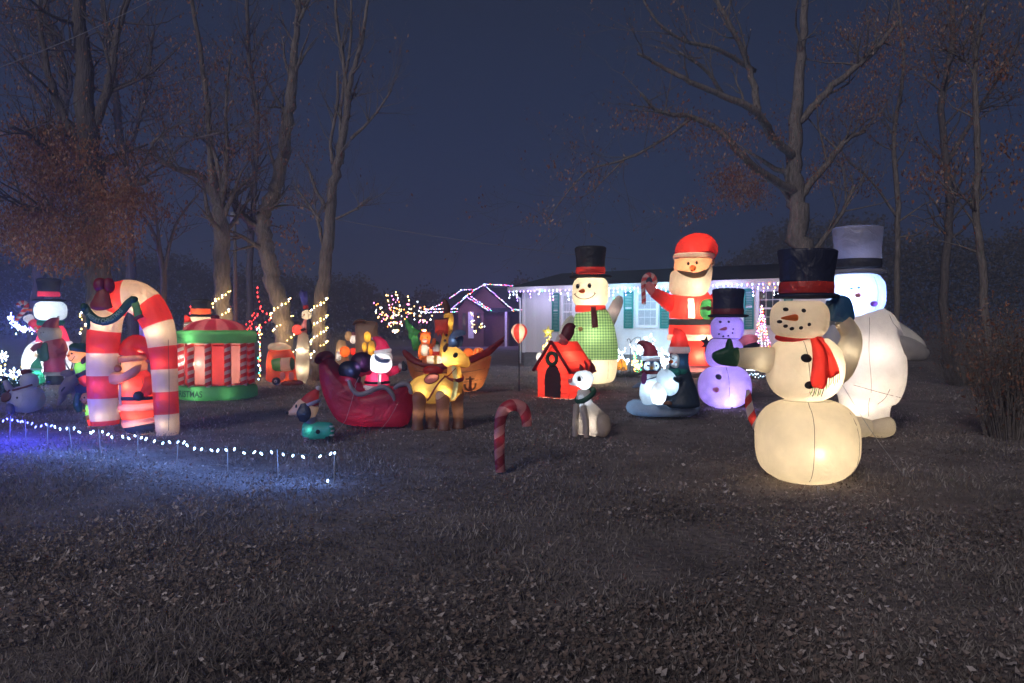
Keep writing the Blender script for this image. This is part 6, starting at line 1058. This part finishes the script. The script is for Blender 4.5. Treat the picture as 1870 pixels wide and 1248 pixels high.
# warm-lit bare shrubs
def lit_shrub(label, cx, yb, Y, n, w, h, cols, r=.03, yfoot=None, per=.16, e_=18, gc=(1, .45, .25), back=1.0):
    polys = []
    for _ in range(n):
        a = random.uniform(-1, 1); hh = h * random.uniform(.35, 1) * (1 - .3 * a * a); x0 = cx + a * w * .12
        polys.append([(x0, yb, 0), (cx + a * w * .5, yb - hh * .45, a * .3), (cx + a * w * .85 + random.gauss(0, 2), yb - hh * .8, random.uniform(-.6, .6)), (cx + a * w + random.gauss(0, 3), yb - hh, random.uniform(-.7, .7))])
    root = wires('lit_shrub', label, polys, Y, per, r, cols, 'lit shrub', .03); glow('shrub_glow', at(cx, yb - h * .4, Y - back), e_, gc, .5); return root
lit_shrub('large bare shrub wrapped in warm pinkish lights right of the cabinet', 723, 604, 40, 26, 40, 74, ['warm', 'white', 'orange', 'pink', 'warm'], .028, per=.30, e_=30)
lit_shrub('smaller lit bare shrub between the pine and the flag of the ark', 775, 604, 41, 12, 24, 52, ['warm', 'white', 'orange', 'pink'], .028, per=.34, e_=12)
lit_shrub('loops of warm lights on a bare shrub right of the giraffe', 868, 606, 42, 7, 16, 36, ['gold', 'warm', 'white'], .026, per=.35, e_=6)
lit_shrub('white lit bush against the siding under the house window', 1178, 650, 29.2, 26, 26, 40, ['white', 'icy', 'white'], .022, per=.12, e_=55, gc=(.25, .66, 1), back=2.2)
lit_shrub('small arch of white lights behind the orange lit sleigh', 1135, 676, 28.6, 12, 11, 40, ['white', 'icy'], .022, per=.11, e_=9, gc=(.5, .8, 1))
lit_shrub('small white lit shrub between the two penguins and the tallest santa', 1213, 672, 28.2, 14, 16, 36, ['white', 'icy', 'white'], .022, per=.12, e_=10, gc=(.5, .8, 1))
lit_shrub('low green and gold lit shrub left of the small penguin', 1164, 680, 27.6, 10, 9, 42, ['green', 'gold', 'gold', 'orange', 'green'], .022, per=.10, e_=6, gc=(.9, 1, .4))
lit_shrub('tangle of gold lights left of the doghouse roof', 1002, 668, 27.8, 12, 12, 56, ['gold', 'warm', 'orange'], .022, per=.12, e_=8, gc=(1, .7, .3))
f = Fig('star_topper', 'glowing yellow star on a pole in front of the left corner of the white house', 'star light', 1001, 682)
f.pillow('star', [(1001 + (12.5 if k % 2 == 0 else 6) * math.sin(k * math.pi / 5), 607 - (12.5 if k % 2 == 0 else 6) * math.cos(k * math.pi / 5)) for k in range(10)], nylon('star_nylon', (.9, .8, .25)), 7, smooth=False, pw=3); f.shell('post', [(1001, 617, .8), (1001, 683, .8)], METAL, sub=1); f.lamp(1001, 607, 0, 5, 1.3, (1, .9, .5), .01); f.lamp(998, 610, 1, 4, .5, (1, .9, .5), .01)
f = Fig('white_lantern', 'small round white lantern left of the doghouse', 'lantern', 985, 705); f.ball('globe', 985, 652, 6, 8, WHITE); f.shell('post', [(985, 659, .8), (985, 706, .8)], METAL, sub=1); f.lamp(985, 652, 0, 6, 1.5, NEUT)
f = Fig('orange_light_box', 'low orange glowing gift box by the house foundation right of the plaid snowman', 'lit gift box', 1135, 681)
gx = f.pillow('box', [(1127, 662), (1134, 655), (1143, 660), (1145, 672), (1144, 677), (1127, 676), (1126, 670)], nylon('amber_nylon', (.95, .5, .06)), 10); f.line('ribbon', [(1134, 656), (1135, 666), (1135, 676)], gx, DRED, .8, .01); f.lamp(1135, 668, 0, 6, 1.3, (1, .75, .3)); f.shell('foot', [(1135, 676, 2), (1135, 682, 2)], METAL, sub=1)
# shepherd hook
f = Fig('shepherd_hook', 'thin dark shepherd hook with a hanging feeder in front of the white house', 'plant hook', 1151, 684)
f.shell('pole', [(1151, 686, .5), (1151, 650, .5), (1151, 625, .5), (1149, 619, .5), (1146, 620, .5), (1145, 624, .5)], CORD, sub=4, nseg=6); f.shell('arm', [(1151, 627, .45), (1156, 620, .45), (1164, 616, .45), (1170, 618, .45), (1168, 624, .45)], CORD, sub=4, nseg=6); f.shell('brace', [(1151, 636, .4), (1160, 632, .4), (1166, 636, .4)], CORD, sub=3, nseg=6)
# cone tree of multicolour lights by the right hand window
polys = [[(1391, 560, 0), (1391 + 15 * math.cos(a), 633, .3 * math.sin(a))] for a in np.linspace(0, 2 * math.pi, 13)[:-1]]
wires('cone_light_tree', 'tall cone tree of multicoloured lights in front of the dark house window', polys, 25.0, .085, .017, lambda i: rng.choice(['warm', 'pink', 'red', 'white', 'icy', 'orange', 'violet']), 'light tree', .012); glow('cone_tree_glow', at(1391, 605, 24.7), 8, (1, .5, .5), .3)
polys = [[(1366 + k * 3.2, 676, 0), (1366 + k * 3.2, 680 + random.uniform(2, 9), 0)] for k in range(12)] + [[(1364, 676, 0), (1403, 677, 0)]]
wires('railing_icicles', 'short row of white icicle lights glimpsed under the arm of the largest snowman', polys, 24.0, .07, .014, ['white', 'icy'], 'string lights', .006)
# lights behind second santa: porch post of the house
# tethers
def guys(px, py, Y, ends, root_label):
    for (ex, ey) in ends:
        P0, P1 = at(px, py, Y), ground(ex, ey); A = Acc(); A.tube([Vector((0, 0, 0)), (P1 - P0) * .5 - Vector((0, 0, .04)), P1 - P0], [.0035] * 3, 5, 4); A.tube([P1 - P0 + Vector((0, 0, -.04)), P1 - P0 + Vector((0, 0, .07))], [.009, .009], 6)
        tag(A.build('guy_rope', TIE, None, P0), root_label, 'rope', 'guy ropes holding the inflatables')
TIE = rough('tether_cord', (.4, .4, .42), (.5, .5, .5), 10)
for i, (a, b, Y0, Y1, lab) in enumerate((((1256, 690), (1278, 745), 20.0, 19.0, 'pale tether cord right of the big penguin'), ((655, 690), (612, 765), 12.2, 12.8, 'thin tether cord across the side of the sleigh'))):
    P0, P1 = at(a[0], a[1], Y0), ground(b[0], b[1]); P1 = Vector((P1.x, P1.y, 0)); A = Acc(); A.tube([Vector((0, 0, 0)), (P1 - P0) * .5 - Vector((0, 0, .03)), P1 - P0], [.004] * 3, 5, 3); tag(A.build('tether_cord', TIE, None, P0), lab, 'cord', 'tether cords')

guys(1530, 690, 8.6, [(1650, 868)], 'pale guy rope pegged to the lawn on the far side of the largest snowman')
guys(322, 640, 12.3, [(372, 772)], 'pale guy rope running from the striped arch to a peg before the carousel')
guys(1128, 620, 22.9, [(1146, 706)], 'pale guy rope from the plaid vest snowman to a peg left of the penguins')

# ------------------------------------------------------------------ night haze added round everything, standing in for lens bloom
HAZE_D = 0.006
m, nt, o = nodes('bloom_haze'); pv = nt.nodes.new('ShaderNodeVolumePrincipled'); pv.inputs['Color'].default_value = (.72, .82, 1, 1); pv.inputs['Density'].default_value = HAZE_D; pv.inputs['Anisotropy'].default_value = .35
nt.links.new(pv.outputs[0], o.inputs['Volume']); m.cycles.homogeneous_volume = True if hasattr(m.cycles, 'homogeneous_volume') else None
A = Acc(); A.box(-262, 262, -30, 262, -1.2, 21); tag(A.build('haze', m, smooth=False), 'thin night haze added over the lawn, standing in for lens bloom', 'haze', kind='stuff')
